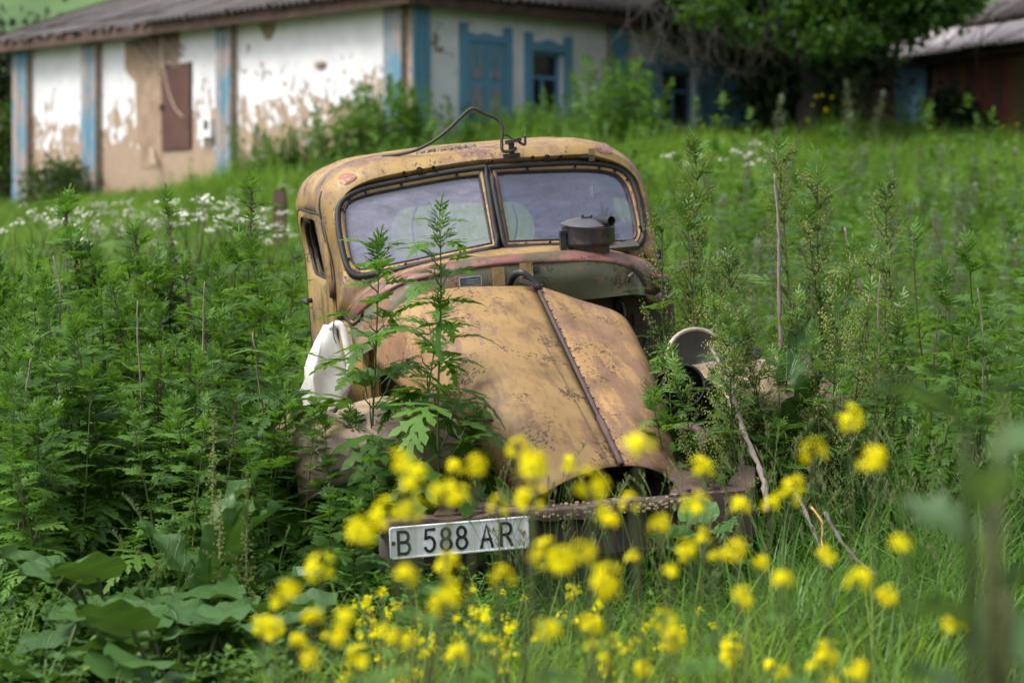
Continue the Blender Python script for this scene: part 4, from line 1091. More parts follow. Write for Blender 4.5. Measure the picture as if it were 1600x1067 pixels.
mb = MB(); mb.tube(catmull(wallpts([(240, 48), (246, 66), (258, 86), (268, 100)], .1)), .016, 5); mb.build('hanging_cable', FADED, house, True, world_coords=True)
mb = MB(); q = wallpts([(262, 38)], .2)[0]; mb.lathe([(0, .05), (.04, .04), (.05, 0), (.03, -.06), (0, -.07)], 10, Matrix.Translation(q)); mb.build('insulator', M['white_plastic'], house, True, world_coords=True)
# swallow-hole stain below the eave: a ragged knocked-out patch of plaster
mb = MB(); ring = [(404, 38), (432, 36), (430, 48), (424, 62), (416, 64), (410, 52)]
f = wallpts(ring, .008); mb.add(f, [tuple(range(6))]); mb.loft([f, wallpts(ring, .001)], True); mb.build('clay_patch', clay, house, world_coords=True)

# facade windows: frames with ears, shutters with boards, mullions
def window(rect, kind):
    s0, s1, z0, z1 = rect; fw = .13
    fr = hb('window_frame', B_DOOR if kind == 3 else B_BOARD, dR, nR, s0 - fw, s0 - .002, .002, .08, z0 - .1, z1 + .28)
    def sub(name, mat, *a):
        o = hb(name, mat, dR, nR, *a, parent=fr); return o
    sub('jamb', B_BOARD, s1 + .002, s1 + fw, .002, .08, z0 - .1, z1 + .26)
    # scalloped head board
    mb = MB(); n = 16; top = []
    for k in range(n + 1):
        t = k / n; top.append((s0 + (s1 - s0) * t, z1 + .14 + .05 * math.sin(math.pi * t) ** 2 * (1 if kind == 2 else .2) - .03 * math.sin(math.pi * 2 * t) ** 2))
    f0 = [C0 + dR * s + nR * .075 + Vector((0, 0, z)) for s, z in top]; f1 = [C0 + dR * s + nR * .075 + Vector((0, 0, z1 + .002)) for s, z in top]
    g0 = [C0 + dR * s + nR * .004 + Vector((0, 0, z)) for s, z in top]; mb.loft([f1, f0, g0]); o = mb.build('head_board', B_BOARD, fr); o.matrix_parent_inverse = wm(fr).inverted()
    sub('sill', B_BOARD, s0 - fw - .05, s1 + fw + .05, .003, .13, z0 - .16, z0 - .101)
    if kind == 1:
        mid = (s0 + s1) / 2
        for a, b in ((s0 + .01, mid - .006), (mid + .006, s1 - .01)):
            lf = sub('shutter', B_BOARD, a, b, .003, .045, z0, z1 - .003)
            for za, zb_ in ((z0 + .1, z0 + (z1 - z0) * .45), (z0 + (z1 - z0) * .55, z1 - .1)):
                mb = MB(); mb.frame_box(C0, dR, nR, a + .07, b - .07, .045, .06, za, zb_)
                o = mb.build('panel', B_POST, fr); o.matrix_parent_inverse = wm(fr).inverted()
    else:
        z_m = z0 + (z1 - z0) * .64
        for nm, a in (('mullion', (s0 + .003, s1 - .003, -.16, -.10, z_m - .03, z_m + .03)), ('mullion', ((s0 + s1) / 2 - .03, (s0 + s1) / 2 + .03, -.162, -.102, z0, z_m - .032)),
                      ('sash', (s0 + .002, s0 + .06, -.17, -.09, z0, z1)), ('sash', (s1 - .06, s1 - .002, -.17, -.09, z0, z1)), ('sash', (s0 + .062, s1 - .062, -.17, -.09, z1 - .06, z1 - .002))): sub(nm, B_BOARD, *a)
        mb = MB(); mb.frame_box(C0, dR, nR, s0 + .06, s1 - .06, -.14, -.134, z0 + .01, z1 - .06)
        o = mb.build('pane', simple('dark_window_glass', (.008, .009, .01), .12, 0, .1, 5, 0), fr); o.matrix_parent_inverse = wm(fr).inverted()
window(w1, 1); window(w2, 2); window(w3, 3)
def board_leaf(x0, x1, y0, y1, nb, name):
    s0, s1, za, zb_ = rect_R(x0, y0, x1, y1); root = hb(name, B_DOOR, dR, nR, s0, s1, .003, .035, za, zb_)
    for k in range(nb):
        a = s0 + (s1 - s0) * k / nb; b = s0 + (s1 - s0) * (k + 1) / nb
        mb = MB(); mb.frame_box(C0, dR, nR, a + .008, b - .008, .036, .055 + .006 * (k % 2), za, zb_); o = mb.build('board', B_DOOR, root); o.matrix_parent_inverse = wm(root).inverted()
board_leaf(998, 1020, 100, 190, 2, 'open_shutter'); board_leaf(1100, 1124, 88, 200, 3, 'open_shutter'); board_leaf(1126, 1168, 84, 202, 5, 'blue_door')

# ================================================================ SHED ON THE RIGHT
S0 = W(1342, 180, 44.5); S1 = W(1640, 180, 39.5); S0.z = S1.z = 0
dS = (S1 - S0).normalized(); nS = Vector((dS.y, -dS.x, 0)); 
if nS.y > 0: nS = -nS
C0h = C0; C0 = S0        # the wall helpers now work from the shed's corner
zs0 = 3.6; zS = CAM_Z + (HORIZON - 118) / F_PX * 44.5 + .05; LS = (S1 - S0).length + 3
shed = empty('plank_shed', (S0.x, S0.y, zs0), 'dark brown plank shed with wavy slate roof beside the big tree', 'shed')
wood = []
for q in range(4):
    m = NT('shed_plank_%d' % q); v = m.coord('Object', (5, 5, .5)); b0_ = (.10 + .05 * (q % 2), .045 + .02 * (q % 3), .028)
    m.base(m.mix(m.noise(v, 3, 6, .65), tuple(c * .45 for c in b0_), tuple(c * 1.5 for c in b0_))); m.rough(.85); m.bump(m.noise(v, 8, 5), .4, .01); wood.append(m.mat)
hb('inner_wall', DARK, dS, nS, 0, LS, -.2, -.05, zs0, zS, parent=shed)
rng = random.Random(5); s = 0.0
sd0, sd1 = on_wall(1401, 150, dS, nS)[0], on_wall(1449, 150, dS, nS)[0]
while s < LS:
    w_ = .15 + rng.random() * .08
    if not (s + w_ > sd0 and s < sd1):
        hb('plank', wood[rng.randrange(4)], dS, nS, s, s + w_ - .012, -.03 + rng.random() * .015, .0 + rng.random() * .012, zs0, zS - rng.random() * .03, parent=shed)
    s += w_
dr = hb('blue_door', B_BOARD, dS, nS, sd0 + .02, sd1 - .02, -.01, .03, zs0, zS - .03, parent=shed)
for k in range(4):
    a = sd0 + .02 + (sd1 - sd0 - .04) * k / 4; b = a + (sd1 - sd0 - .04) / 4 - .012
    mb = MB(); mb.frame_box(C0, dS, nS, a, b, .031, .045 + .005 * (k % 2), zs0, zS - .035); o = mb.build('board', B_BOARD, dr); o.matrix_parent_inverse = wm(dr).inverted()
hb('rafter_beam', BEAM, dS, nS, -.2, LS, .1, .2, zS - .04, zS + .05, parent=shed)
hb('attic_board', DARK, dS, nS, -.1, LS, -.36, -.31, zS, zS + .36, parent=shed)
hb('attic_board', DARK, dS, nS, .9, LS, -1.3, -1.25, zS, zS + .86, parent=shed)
rs = hb('roof', BEAM, dS, nS, -.3, LS, -.3, .25, zS + .052, zS + .08, parent=shed)
SLATE_P = NT('pale_lichened_slate'); _v = SLATE_P.coord('Object'); SLATE_P.base(SLATE_P.mix(SLATE_P.noise(_v, 2.5, 5), (.26, .22, .225), (.60, .54, .55))); SLATE_P.rough(.9)
pale_sheet = SHEET.copy(); pale_sheet.materials.clear(); pale_sheet.materials.append(SLATE_P.mat)
PITCHR = R(20)
for k in range(8):
    o = lay(dS, nS, -.45 + k * 1.06, 0, pale_sheet if k != 0 else SHEET, rs, zS + .11, .55, rng, (.05 if k == 2 else 0))
PITCHR = R(27)
for k in range(8):
    for row in range(4):
        if row == 0 and k == 0: continue
        lay(dS, nS, .75 + k * 1.06, row, pale_sheet if (k + row) % 3 == 0 else SHEET, rs, zS + .74, -.85, rng)
C0 = C0h

# ================================================================ TREES, BUSHES
def leaf_cloud(blobs, n, size, seed, droop=.3):
    """many small leaf quads through a set of ellipsoids, denser in clumps"""
    rng = np.random.default_rng(seed)
    V, Fc = [], []
    tot = sum(b[2] for b in blobs)
    k = 0
    for c, rad, wt in blobs:
        m = int(n * wt / tot)
        ncl = max(6, m // 45)
        d = rng.normal(size=(ncl, 3)); d /= np.linalg.norm(d, axis=1)[:, None]
        cen = np.array(c) + d * np.array(rad) * (rng.random((ncl, 1)) ** .42)
        which = rng.integers(0, ncl, m)
        spread = np.array(rad).mean() * .17 + size
        p = cen[which] + rng.normal(size=(m, 3)) * spread * np.array([1, 1, .7])
        a = rng.normal(size=(m, 3)); a[:, 2] -= droop; a /= np.linalg.norm(a, axis=1)[:, None]
        b = np.cross(a, rng.normal(size=(m, 3))); b /= np.linalg.norm(b, axis=1)[:, None]
        s = size * (.6 + .8 * rng.random((m, 1)))
        v = np.stack([p - a * s * .1, p + a * s * .45 + b * s * .33, p + a * s, p + a * s * .45 - b * s * .33], 1).reshape(-1, 3)
        V.append(v); Fc.append(np.arange(m * 4).reshape(-1, 4) + k); k += m * 4
    return np.concatenate(V), np.concatenate(Fc)
def np_mesh(name, V, Fc, mat):
    me = bpy.data.meshes.new(name)
    me.vertices.add(len(V)); me.vertices.foreach_set('co', V.astype(np.float32).ravel())
    nf = len(Fc); k = Fc.shape[1]
    me.loops.add(nf * k); me.loops.foreach_set('vertex_index', Fc.astype(np.int32).ravel())
    me.polygons.add(nf); me.polygons.foreach_set('loop_start', np.arange(0, nf * k, k, dtype=np.int32))
    me.materials.append(mat); me.update(calc_edges=True); me.validate()
    return me
def add_np(name, V, Fc, mat, parent=None, kind=None):
    o = bpy.data.objects.new(name, np_mesh(name, V, Fc, mat)); COL.objects.link(o)
    if parent is not None:
        o.parent = parent; o.matrix_parent_inverse = wm(parent).inverted()
    if kind: o['kind'] = kind
    return o
def limb(p0, p1, rng, wig=.12, n=7):
    p0, p1 = Vector(p0), Vector(p1); L = (p1 - p0).length; out = []
    for k in range(n + 1):
        t = k / n; out.append(p0.lerp(p1, t) + Vector((rng.uniform(-1, 1), rng.uniform(-1, 1), rng.uniform(-1, 1))) * wig * L * math.sin(math.pi * t) * .5 * (0 < k < n))
    return catmull(out, sub=3)

rng = random.Random(21)
tb = G(1262, 38.6)
tree = empty('shade_tree', tb, 'big leafy tree with bare hanging twigs overshadowing the end of the farmhouse', 'tree')
top = tb + Vector((-.2, .2, 4.6))
mb = MB(); tp = limb(tb + Vector((0, 0, -.3)), top, rng, .1); mb.tube(tp, [.21 - .12 * i / len(tp) for i in range(len(tp))], 10); mb.build('trunk', M['bark'], tree, True, world_coords=True)
blobs = []
ends = [(1.4, -1.2, 7.9), (2.9, .6, 8.2), (-1.5, -.9, 8.3), (-3.0, .6, 8.6), (.3, 1.3, 9.4), (3.2, -1.0, 7.0), (-2.4, -1.6, 9.6), (1.0, -1.8, 6.7), (4.4, -1.4, 9.2)]
cx, cy = tb.x, tb.y
for ex, ey, ez in ends:
    e = Vector((cx + ex * .9, cy + ey, ez)); st = tp[int(len(tp) * (.55 + .4 * rng.random())) - 1]
    mb = MB(); lp = limb(st, e, rng, .2); mb.tube(lp, [.13 * (1 - .8 * i / len(lp)) + .012 for i in range(len(lp))], 7); mb.build('limb', M['bark'], tree, True, world_coords=True)
def zpx(py, Y): return CAM_Z + (HORIZON - py) / F_PX * Y
for px, py, Y, rx, rz, w_ in ((1290, 10, 37.2, .5, .36, 1.1), (1365, -8, 37.4, .7, .45, 1.5), (1440, -14, 37.6, .6, .40, 1.2), (1490, -25, 37.8, .3, .4, .5), (1288, 58, 36.9, .16, .12, .25), (1328, 62, 36.9, .13, .2, .22), (1425, 44, 37.6, .12, .22, .2), (1470, 26, 37.8, .15, .2, .2),
                               (1120, 18, 36.8, .30, .10, .16), (1075, 12, 36.6, .15, .06, .06), (1172, 45, 36.8, .10, .12, .06), (1255, 18, 37.2, .2, .22, .25)):
    Y -= 1.4; blobs.append(((X_at(px, Y), Y, zpx(py, Y)), (rx, .6, rz), w_))
V, Fc = leaf_cloud(blobs, 8200, .125, 3)
tag(add_np('foliage', V, Fc, M['treeleaf'], tree), kind='stuff')
V, Fc = leaf_cloud([((4.6, 35.6, 8.6), (4.2, 3.2, .8), 9), ((X_at(1175, 38.6), 38.9, zpx(25, 38.6)), (.75, .5, .5), 1), ((X_at(1262, 37.9), 39.0, zpx(85, 37.9)), (.75, .5, .8), 2.2), ((X_at(1295, 38.2), 39.2, zpx(125, 38.2)), (.4, .5, .6), 1.2), ((X_at(1240, 38), 39.2, zpx(135, 38)), (.45, .4, .5), .8), ((X_at(1120, 37.8), 38.6, zpx(-5, 37.8)), (.9, .6, .35), .9),  # first mass is out of view, added overhead to block sky light
                    ((X_at(1030, 37), 37.2, 7.0), (1.6, 1.8, .5), 2.4), ((X_at(1130, 37), 37.6, 7.2), (1.6, 2.0, .6), 2.6), ((X_at(930, 36), 36.6, 7.4), (1.4, 1.5, .4), 1.6)], 17000, .16, 15)  # these masses sit above the view, added to shade the facade
tag(add_np('shade_tinted_foliage', V, Fc, M['shadeleaf'], tree), kind='stuff')  # shade is put into the leaf colour here
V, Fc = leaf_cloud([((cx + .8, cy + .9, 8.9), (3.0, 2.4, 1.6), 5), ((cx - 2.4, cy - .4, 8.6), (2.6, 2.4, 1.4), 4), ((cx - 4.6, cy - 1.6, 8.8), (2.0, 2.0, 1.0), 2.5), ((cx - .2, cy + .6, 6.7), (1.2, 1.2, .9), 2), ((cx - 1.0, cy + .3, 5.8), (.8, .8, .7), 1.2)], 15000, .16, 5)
tag(add_np('crown', V, Fc, M['shadeleaf'], tree), kind='stuff')
for k in range(30):
    px = 985 + 240 * rng.random() ** .8; Y = 36.3 + rng.random() * 1.2; py0 = -25 + rng.random() * 40
    pts = [W(px, py0, Y)]; ang = rng.uniform(-.5, .5) + math.pi / 2
    for q in range(7):
        st = 12 + rng.random() * 12; ang += rng.uniform(-.65, .65) + (math.pi / 2 - ang) * .12
        lastp = pts[-1]; pts.append(lastp + Vector((math.cos(ang) * st, rng.uniform(-3, 3), -math.sin(ang) * st)) * (Y / F_PX))
    mb = MB(); cp = catmull(pts, sub=3); mb.tube(cp, [.013 * (1 - .75 * i / len(cp)) for i in range(len(cp))], 5)
    for q in range(4):
        s = cp[rng.randrange(4, len(cp) - 2)]; e = [s]
        aa = rng.uniform(-2.6, .6)
        for w_ in range(3): e.append(e[-1] + Vector((math.cos(aa) * .14, rng.uniform(-.05, .05), -abs(math.sin(aa)) * .10 - .02))); aa += rng.uniform(-.5, .5)
        mb.tube(e, [.006, .005, .004, .003], 4)
    mb.build('dead_twig', M['bare'], tree, True, world_coords=True)
for k in range(7):
    px, py = 1560 - 12 * k + rng.random() * 30, -10 + rng.random() * 40; Y = 37.5; pts = [W(px, py, Y)]
    ang = 2.3 + rng.uniform(-.3, .3)
    for q in range(7): ang += rng.uniform(-.5, .5); pts.append(pts[-1] + Vector((math.cos(ang) * 14, 0, -math.sin(ang) * 14)) * (Y / F_PX))
    mb = MB(); cp = catmull(pts, sub=3); mb.tube(cp, [.016 * (1 - .7 * i / len(cp)) for i in range(len(cp))], 5); mb.build('dead_twig', M['bark'], tree, True, world_coords=True)

def bush(name, label, px, Y, w, h, n, mat, seed, size=.12, cat='bush', group=None, lift=.0):
    b = G(px, Y); root = empty(name, b, label, cat, group)
    r2_ = random.Random(seed); mb = MB()
    for q in range(5):
        e = b + Vector((r2_.uniform(-.6, .6) * w, r2_.uniform(-.3, .3) * w, h * r2_.uniform(.6, .9))); lp = limb(b, e, r2_, .2); mb.tube(lp, [.03 * (1 - .7 * i / len(lp)) for i in range(len(lp))], 5)
    mb.build('stem', M['bark'], root, True, world_coords=True)
    bl_ = [((b.x + r2_.uniform(-.5, .5) * w, b.y + r2_.uniform(-.3, .3) * w, b.z + lift + h * r2_.uniform(.3, .75)), (w * .5, w * .4, h * .30), 1) for q in range(6)]
    V, Fc = leaf_cloud(bl_, n, size, seed); tag(add_np('foliage', V, Fc, mat, root), kind='stuff')
bush('dark_bush', 'dense dark bush in deep shade under the big tree beside the house corner', 1270, 41.5, 1.5, 3.0, 4200, M['shadeleaf'], 2, .16)
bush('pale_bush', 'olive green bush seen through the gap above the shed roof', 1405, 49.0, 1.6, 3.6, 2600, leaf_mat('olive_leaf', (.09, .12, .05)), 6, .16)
bush('dark_bush', 'low dark green bush against the shed planks right of its blue door', 1495, 41.0, .6, .95, 1500, M['shadeleaf'], 7, .10)
bush('hedge_tree', 'tall dark green thicket behind the far left end of the farmhouse', -20, 49.0, 2.2, 4.4, 5200, M['shadeleaf'], 8, .17, 'thicket')
bush('hedge_tree', 'green bush growing beside the far left pilaster of the farmhouse', 8, 45.0, .8, 2.2, 2200, leaf_mat('mid_bush_leaf', (.04, .085, .022)), 9, .13)
bush('dark_bush', 'low dark weeds bush at the foot of the far left pilaster', 75, 41.5, .9, .95, 1500, leaf_mat('low_bush_leaf', (.035, .075, .022)), 12, .10)
# distant ridge trees up the hillside, top left
bush('hill_tree', 'distant dark tree on the green hillside above the roof', 14, 190.0, 8, 6, 900, M['shadeleaf'], 14, 1.0, 'tree')
# ================================================================ PLANTS
def np_rot(V, ax, ang):
    m = np.array(Matrix.Rotation(ang, 3, ax)); return V @ m.T

def lobed_leaf(mb, base, az, elev, L, rng, mi=0, slim=1.0, pairs=3, droop=.5):
    """deeply cut, toothed leaf on a curved midrib"""
    ca, sa = math.cos(az), math.sin(az)
    fw = Vector((ca, sa, 0)); side = Vector((-sa, ca, 0)); up = Vector((0, 0, 1))
    def mid(s): 
        a = elev - droop * s * 1.6
        return base + (fw * math.cos(elev - droop * s * .8) + up * math.sin(elev - droop * s * .8)) * (L * s)
    def tang(s): return (mid(min(1.1, s + .05)) - mid(max(0, s - .05))).normalized()
    roll = rng.uniform(-.35, .35)
    def frame(s):
        t = tang(s); b = (side * math.cos(roll) + up * math.sin(roll)); b = (b - t * b.dot(t)).normalized(); return t, b
    # petiole and narrow lamina
    w = .05 * L * slim
    p0, p1, p2, p3 = mid(0), mid(.3), mid(.65), mid(.86)
    _, b = frame(.3)
    vs = [p0 + b * w * .25, p0 - b * w * .25, p1 + b * w * .5, p1 - b * w * .5, p2 + b * w * 1.3, p2 - b * w * 1.3, p3 + b * w * .9, p3 - b * w * .9]
    mb.add(vs, [(0, 1, 3, 2), (2, 3, 5, 4), (4, 5, 7, 6)], mi)
    def lobe(s, sign, l, ang):
        t, b = frame(s); n = t.cross(b)
        d = (t * math.cos(ang) + b * sign * math.sin(ang)).normalized(); e = (b * math.cos(ang) - t * sign * math.sin(ang)).normalized()
        o = mid(s); cur = -n * .12 * l if n.z > 0 else n * .12 * l
        bw = .13 * l * slim
        P_ = lambda u, v: o + d * (u * l) + e * (v * l * slim) + cur * (u * u)
        vs = [P_(0, .12), P_(.34, .15), P_(.52, .34), P_(.56, .12), P_(.76, .20), P_(1.0, 0), P_(.72, -.16), P_(.50, -.11), P_(.44, -.30), P_(.28, -.14), P_(0, -.12)]
        mb.add(vs, [(0, 1, 9, 10), (1, 2, 3), (1, 3, 7, 9), (3, 4, 5), (3, 5, 6, 7), (7, 8, 9)], mi)
    ss = [.34, .54, .74][:pairs] if pairs <= 3 else [.28, .44, .6, .76]
    for i, s in enumerate(ss):
        l = L * (.50 - .085 * i) * rng.uniform(.85, 1.15)
        for sg in (-1, 1): lobe(s, sg, l, R(50 - 7 * i) + rng.uniform(-.14, .14))
    lobe(.82, 1, L * .36, 0)

def mugwort_mesh(seed, H=1.5, style=0, hero=False, hk=1.0):
    """returns (stem MB, list of leaf MBs or one foliage MB)"""
    rng = random.Random(seed)
    lean = Vector((rng.uniform(-.16, .16), rng.uniform(-.16, .16), 0))
    def axis(z): return Vector((lean.x * (z / H) ** 1.5 * H + .012 * math.sin(z * 5 + seed), lean.y * (z / H) ** 1.5 * H + .012 * math.cos(z * 4 + seed), z))
    st = MB(); pts = [axis(H * k / 14) for k in range(15)]
    st.tube(pts, [.0085 * (1 - .75 * k / 14) for k in range(15)], 5)
    leaves = []; fol = MB()
    z = H * .14; az = rng.random() * 6; i = 0
    while z < H * .985:
        t = z / H
        L = (.27 if t < .5 else .27 - .36 * (t - .5)) * (.55 if t < .2 else 1) * rng.uniform(.85, 1.15)
        if style == 1: L *= .8
        if hero: L *= 1.42 * hk
        L = max(L, .05) * rng.uniform(.75, 1.2)
        for s in (0, 1):
            if not hero and rng.random() < .16: continue
            mb = MB() if hero else fol
            a = az + math.pi * s + rng.uniform(-.25, .25)
            el = R(24 + 45 * max(0, t - .5) * 1.5) + rng.uniform(-.35, .35)
            lobed_leaf(mb, axis(z), a, el, L, rng, 0, (.80 if hero else .74) if style != 1 else .42, 4 if L > .12 else (3 if L > .07 else 2), (1.0 if hero else .6) + .5 * (t < .6))
            if hero: leaves.append(mb)
            # axillary shoots
            if t > .18 and (style == 1 or rng.random() < .6):
                nsh = 3 if not hero else 2
                ln = L * rng.uniform(.35, .8)
                q = axis(z) + (Vector((math.cos(a), math.sin(a), 0)) * .45 + Vector((0, 0, .7))) * ln * .75
                st.tube([axis(z), axis(z).lerp(q, .5) + Vector((math.cos(a), math.sin(a), 0)) * .012, q], [.003, .0025, .0015], 4)
                for w_ in range(nsh):
                    lobed_leaf(fol, axis(z).lerp(q, .45 + .5 * w_ / nsh), a + rng.uniform(-1.4, 1.4), R(35) + rng.uniform(-.2, .5), L * rng.uniform(.32, .5), rng, 0, .68 if style != 1 else .45, 3 if hero else 2, .5)
        dz = (.105 - .045 * t) * (1.0 if style != 1 else 1.15)
        z += dz * rng.uniform(.85, 1.15); az += math.pi / 2 + rng.uniform(-.2, .2); i += 1
    # tip: erect bunch
    for k in range(10): lobed_leaf(fol, axis(H * (.93 + .007 * k)), rng.random() * 6.3, R(52 + 3.5 * k), .085, rng, 0, .62, 2, .25)
    bud = MB()
    def bead(p, r_):
        bud.add([p + Vector((0, 0, r_ * 1.4)), p + Vector((r_, 0, 0)), p + Vector((-r_ * .5, r_ * .87, 0)), p + Vector((-r_ * .5, -r_ * .87, 0)), p - Vector((0, 0, r_))], [(0, 1, 2), (0, 2, 3), (0, 3, 1), (4, 2, 1), (4, 3, 2), (4, 1, 3)])
    if style == 1:      # loose yellowish panicles
        for k in range(34):
            z0 = H * rng.uniform(.35, .97); a = rng.random() * 6.3; ln = .27 * (1.15 - z0 / H) + .06
            q0 = axis(z0); d = Vector((math.cos(a) * .55, math.sin(a) * .55, .8))
            st.tube([q0, q0 + d * ln], [.002, .001], 3)
            for j in range(int(10 + ln * 70)):
                s = rng.random(); p = q0 + d * ln * (.25 + .75 * s) + Vector((rng.gauss(0, 1), rng.gauss(0, 1), rng.gauss(0, 1) - .4)) * .010
                bead(p, rng.uniform(.0028, .005))
    elif style == 2:    # dense brownish spike
        for k in range(120):
            t = rng.random(); p = axis(H * (.80 + .2 * t)) + Vector((rng.gauss(0, 1), rng.gauss(0, 1), 0)) * .012 * (1.2 - t); bead(p, rng.uniform(.003, .006))
    return st, leaves, fol, bud

PROTO = {}
def make_proto(style, seed, H, mats):
    st, _, fol, bud = mugwort_mesh(seed, H, style)
    return (st.mesh('weed_stem', M['stem'], True), fol.mesh('weed_leaves', mats[0]), bud.mesh('weed_buds', mats[1]) if bud.v else None, H)
for s in range(6): PROTO[(0, s)] = make_proto(0, 40 + s, 1.5, (M['leaf'], M['bud']))
for s in range(4): PROTO[(2, s)] = make_proto(2, 60 + s, 1.5, (M['leaf'], M['budbrown']))
for s in range(5): PROTO[(1, s)] = make_proto(1, 80 + s, 1.5, (M['leaf_b'], M['bud']))
for s in range(2): PROTO[(3, s)] = make_proto(1, 95 + s, 1.5, (M['silver'], M['silver']))

def plant(style, var, loc, height, rz, label, group, cat='weed', name='mugwort_plant', lean=None):
    if lean is None: lean = (random.uniform(-.13, .13), random.uniform(-.13, .13))
    sm, fm, bm_, H = PROTO[(style, var)]
    r = empty(name, loc, label, cat, group, (lean[0], lean[1], rz)); k = height / H
    kk = max(.72, min(1.25, k))       # leaves do not shrink as fast as the stem
    r.scale = (kk, kk, k)
    for nm, me in (('stem', sm), ('foliage', fm), ('buds', bm_)):
        if me is None: continue
        o = bpy.data.objects.new(nm, me); COL.objects.link(o); o.parent = r
        if nm != 'stem': o['kind'] = 'stuff'
    return r
def height_for(px, Y, py_top):
    return CAM_Z + (HORIZON - py_top) / F_PX * Y - zg(X_at(px, Y), Y)

# ---- words for single plants: each named after what it stands beside
LANDMARKS = [(623, 845, "the plate's letter B"), (672, 840, "the plate's digit 5"), (712, 835, "the plate's two eights"), (765, 828, "the plate's letter A"), (792, 828, "the plate's letter R"), (605, 815, "the plate's upper left corner"),
    (818, 805, "the plate's upper right corner"), (968, 727, "the front end of the hood hinge"), (815, 778, "the hood's lowest corner"), (1060, 756, "the hood's pointed right corner"), (890, 745, "the hood's curled front edge"),
    (1110, 745, "the bumper's right gusset plate"), (1175, 760, "the bumper's right end"), (930, 790, "the middle of the bumper"), (1095, 690, "the brown tow hook"), (600, 735, "the near fender's lower lip"), (750, 780, "the bumper's left gusset plate"),
    (325, 740, "the big dock leaf"), (1180, 690, "the bleached dead branch"), (900, 640, "the middle of the wide hood panel"), (690, 680, "the tallest mugwort stem"), (1530, 880, "the blurred grey weed"), (1290, 850, "the dark fallen branches"),
    (480, 960, "the burdock by the lower left flowers"), (800, 1060, "the bottom edge's middle"), (1300, 1060, "the bottom edge's right part"), (500, 1060, "the bottom edge's left part"), (1100, 870, "the shadow under the bumper"), (740, 900, "the gap below the plate"),
    (122, 280, "the farmhouse's second pilaster"), (40, 290, "the farmhouse's far left pilaster"), (275, 240, "the rusty shutter"), (357, 260, "the farmhouse's third pilaster"), (437, 310, "the old fence post"), (490, 400, "the cab's door window"), (5, 430, "the left picture edge"),
    (1216, 300, "the tall pale dead stalk"), (1325, 370, "the thin bent brown stalk"), (1090, 545, "the loose headlamp"), (1030, 400, "the cab's far corner"), (1425, 170, "the shed's blue door"), (1598, 430, "the right picture edge"), (1222, 560, "the tall dark dock"), (1000, 300, "the windscreen's far corner"), (1270, 580, "the far fender")]
USED = set()
def one_label(lead, px, py):
    cand = sorted(((px - x) ** 2 + (py - y) ** 2, x, y, nm) for x, y, nm in LANDMARKS)
    for q in range(6):
        d, x, y, nm = cand[q]; dx, dy = px - x, py - y; far = 'well ' if d > 75 ** 2 else ('' if d > 32 ** 2 else 'just ')
        if d < 14 ** 2: w = ['in front of']
        elif abs(dx) > 2 * abs(dy): w = [far + ('right of' if dx > 0 else 'left of')]
        elif abs(dy) > 2 * abs(dx): w = [far + ('below' if dy > 0 else 'above')]
        else: w = [far + ('below' if dy > 0 else 'above') + ' and ' + ('right of' if dx > 0 else 'left of')]
        t = '%s %s %s' % (lead, w[0], nm)
        if t not in USED and len(t.split()) <= 16: USED.add(t); return t
    return lead + ' in front of the truck'

rng = random.Random(101)
LAB_L, GRP_L = 'mugwort plant in the dense stand left of the old truck', 'mugwort stand left of the truck'
# the tall ones whose tops stand clear, left of the truck
for px, py, Y, st_ in ((122, 308, 11.6, 2), (250, 315, 11.4, 2), (372, 292, 11.2, 2), (30, 415, 10.8, 2), (172, 372, 11.3, 2), (278, 360, 11.0, 2), (330, 380, 10.9, 0), (160, 392, 10.6, 0), (85, 405, 10.8, 0), (205, 405, 11, 2), (415, 385, 11.4, 0), (440, 400, 11.8, 0), (-10, 440, 10.6, 0), (300, 420, 10.4, 0), (235, 440, 10.2, 2), (400, 430, 10.6, 0), (60, 455, 10.2, 0)):
    b = G(px, Y); plant(st_, rng.randrange(6 if st_ == 0 else 4), b, height_for(px, Y, py), rng.random() * 6.3, one_label('tall mugwort top standing clear' if st_ == 2 else 'leafy mugwort top', px, py), GRP_L)
for k in range(130):
    Y = 8.1 + 3.3 * rng.random() ** .9
    px = -40 + rng.random() * (505 if Y > 10.2 else 485)
    t = (Y - 8.1) / 3.3
    py = 670 - 265 * t ** .8 + rng.uniform(-70, 60)
    if px > 425: py = max(py, 610 if Y < 10.6 else 470)
    if 440 < px and Y > 9.9: continue
    h = height_for(px, Y, py)
    if h < .35: continue
    plant(0 if rng.random() < .85 else 2, rng.randrange(4), G(px, Y), h, rng.random() * 6.3, LAB_L, GRP_L)
# low ones in front of the fender
for px, py, Y in ((462, 655, 8.9), (475, 640, 8.75), (505, 690, 8.6), (530, 660, 8.7), (545, 720, 8.7), (565, 650, 8.75), (600, 690, 8.6), (590, 735, 8.5), (640, 690, 8.7), (655, 640, 8.8), (640, 750, 8.6), (705, 700, 8.7), (690, 770, 8.7), (735, 790, 8.6), (450, 700, 8.4), (560, 790, 8.3), (520, 770, 8.2)):
    plant(0, rng.randrange(6), G(px, Y), height_for(px, Y, py), rng.random() * 6.3, one_label('short shaded mugwort', px, py), 'short mugwort below the near fender')

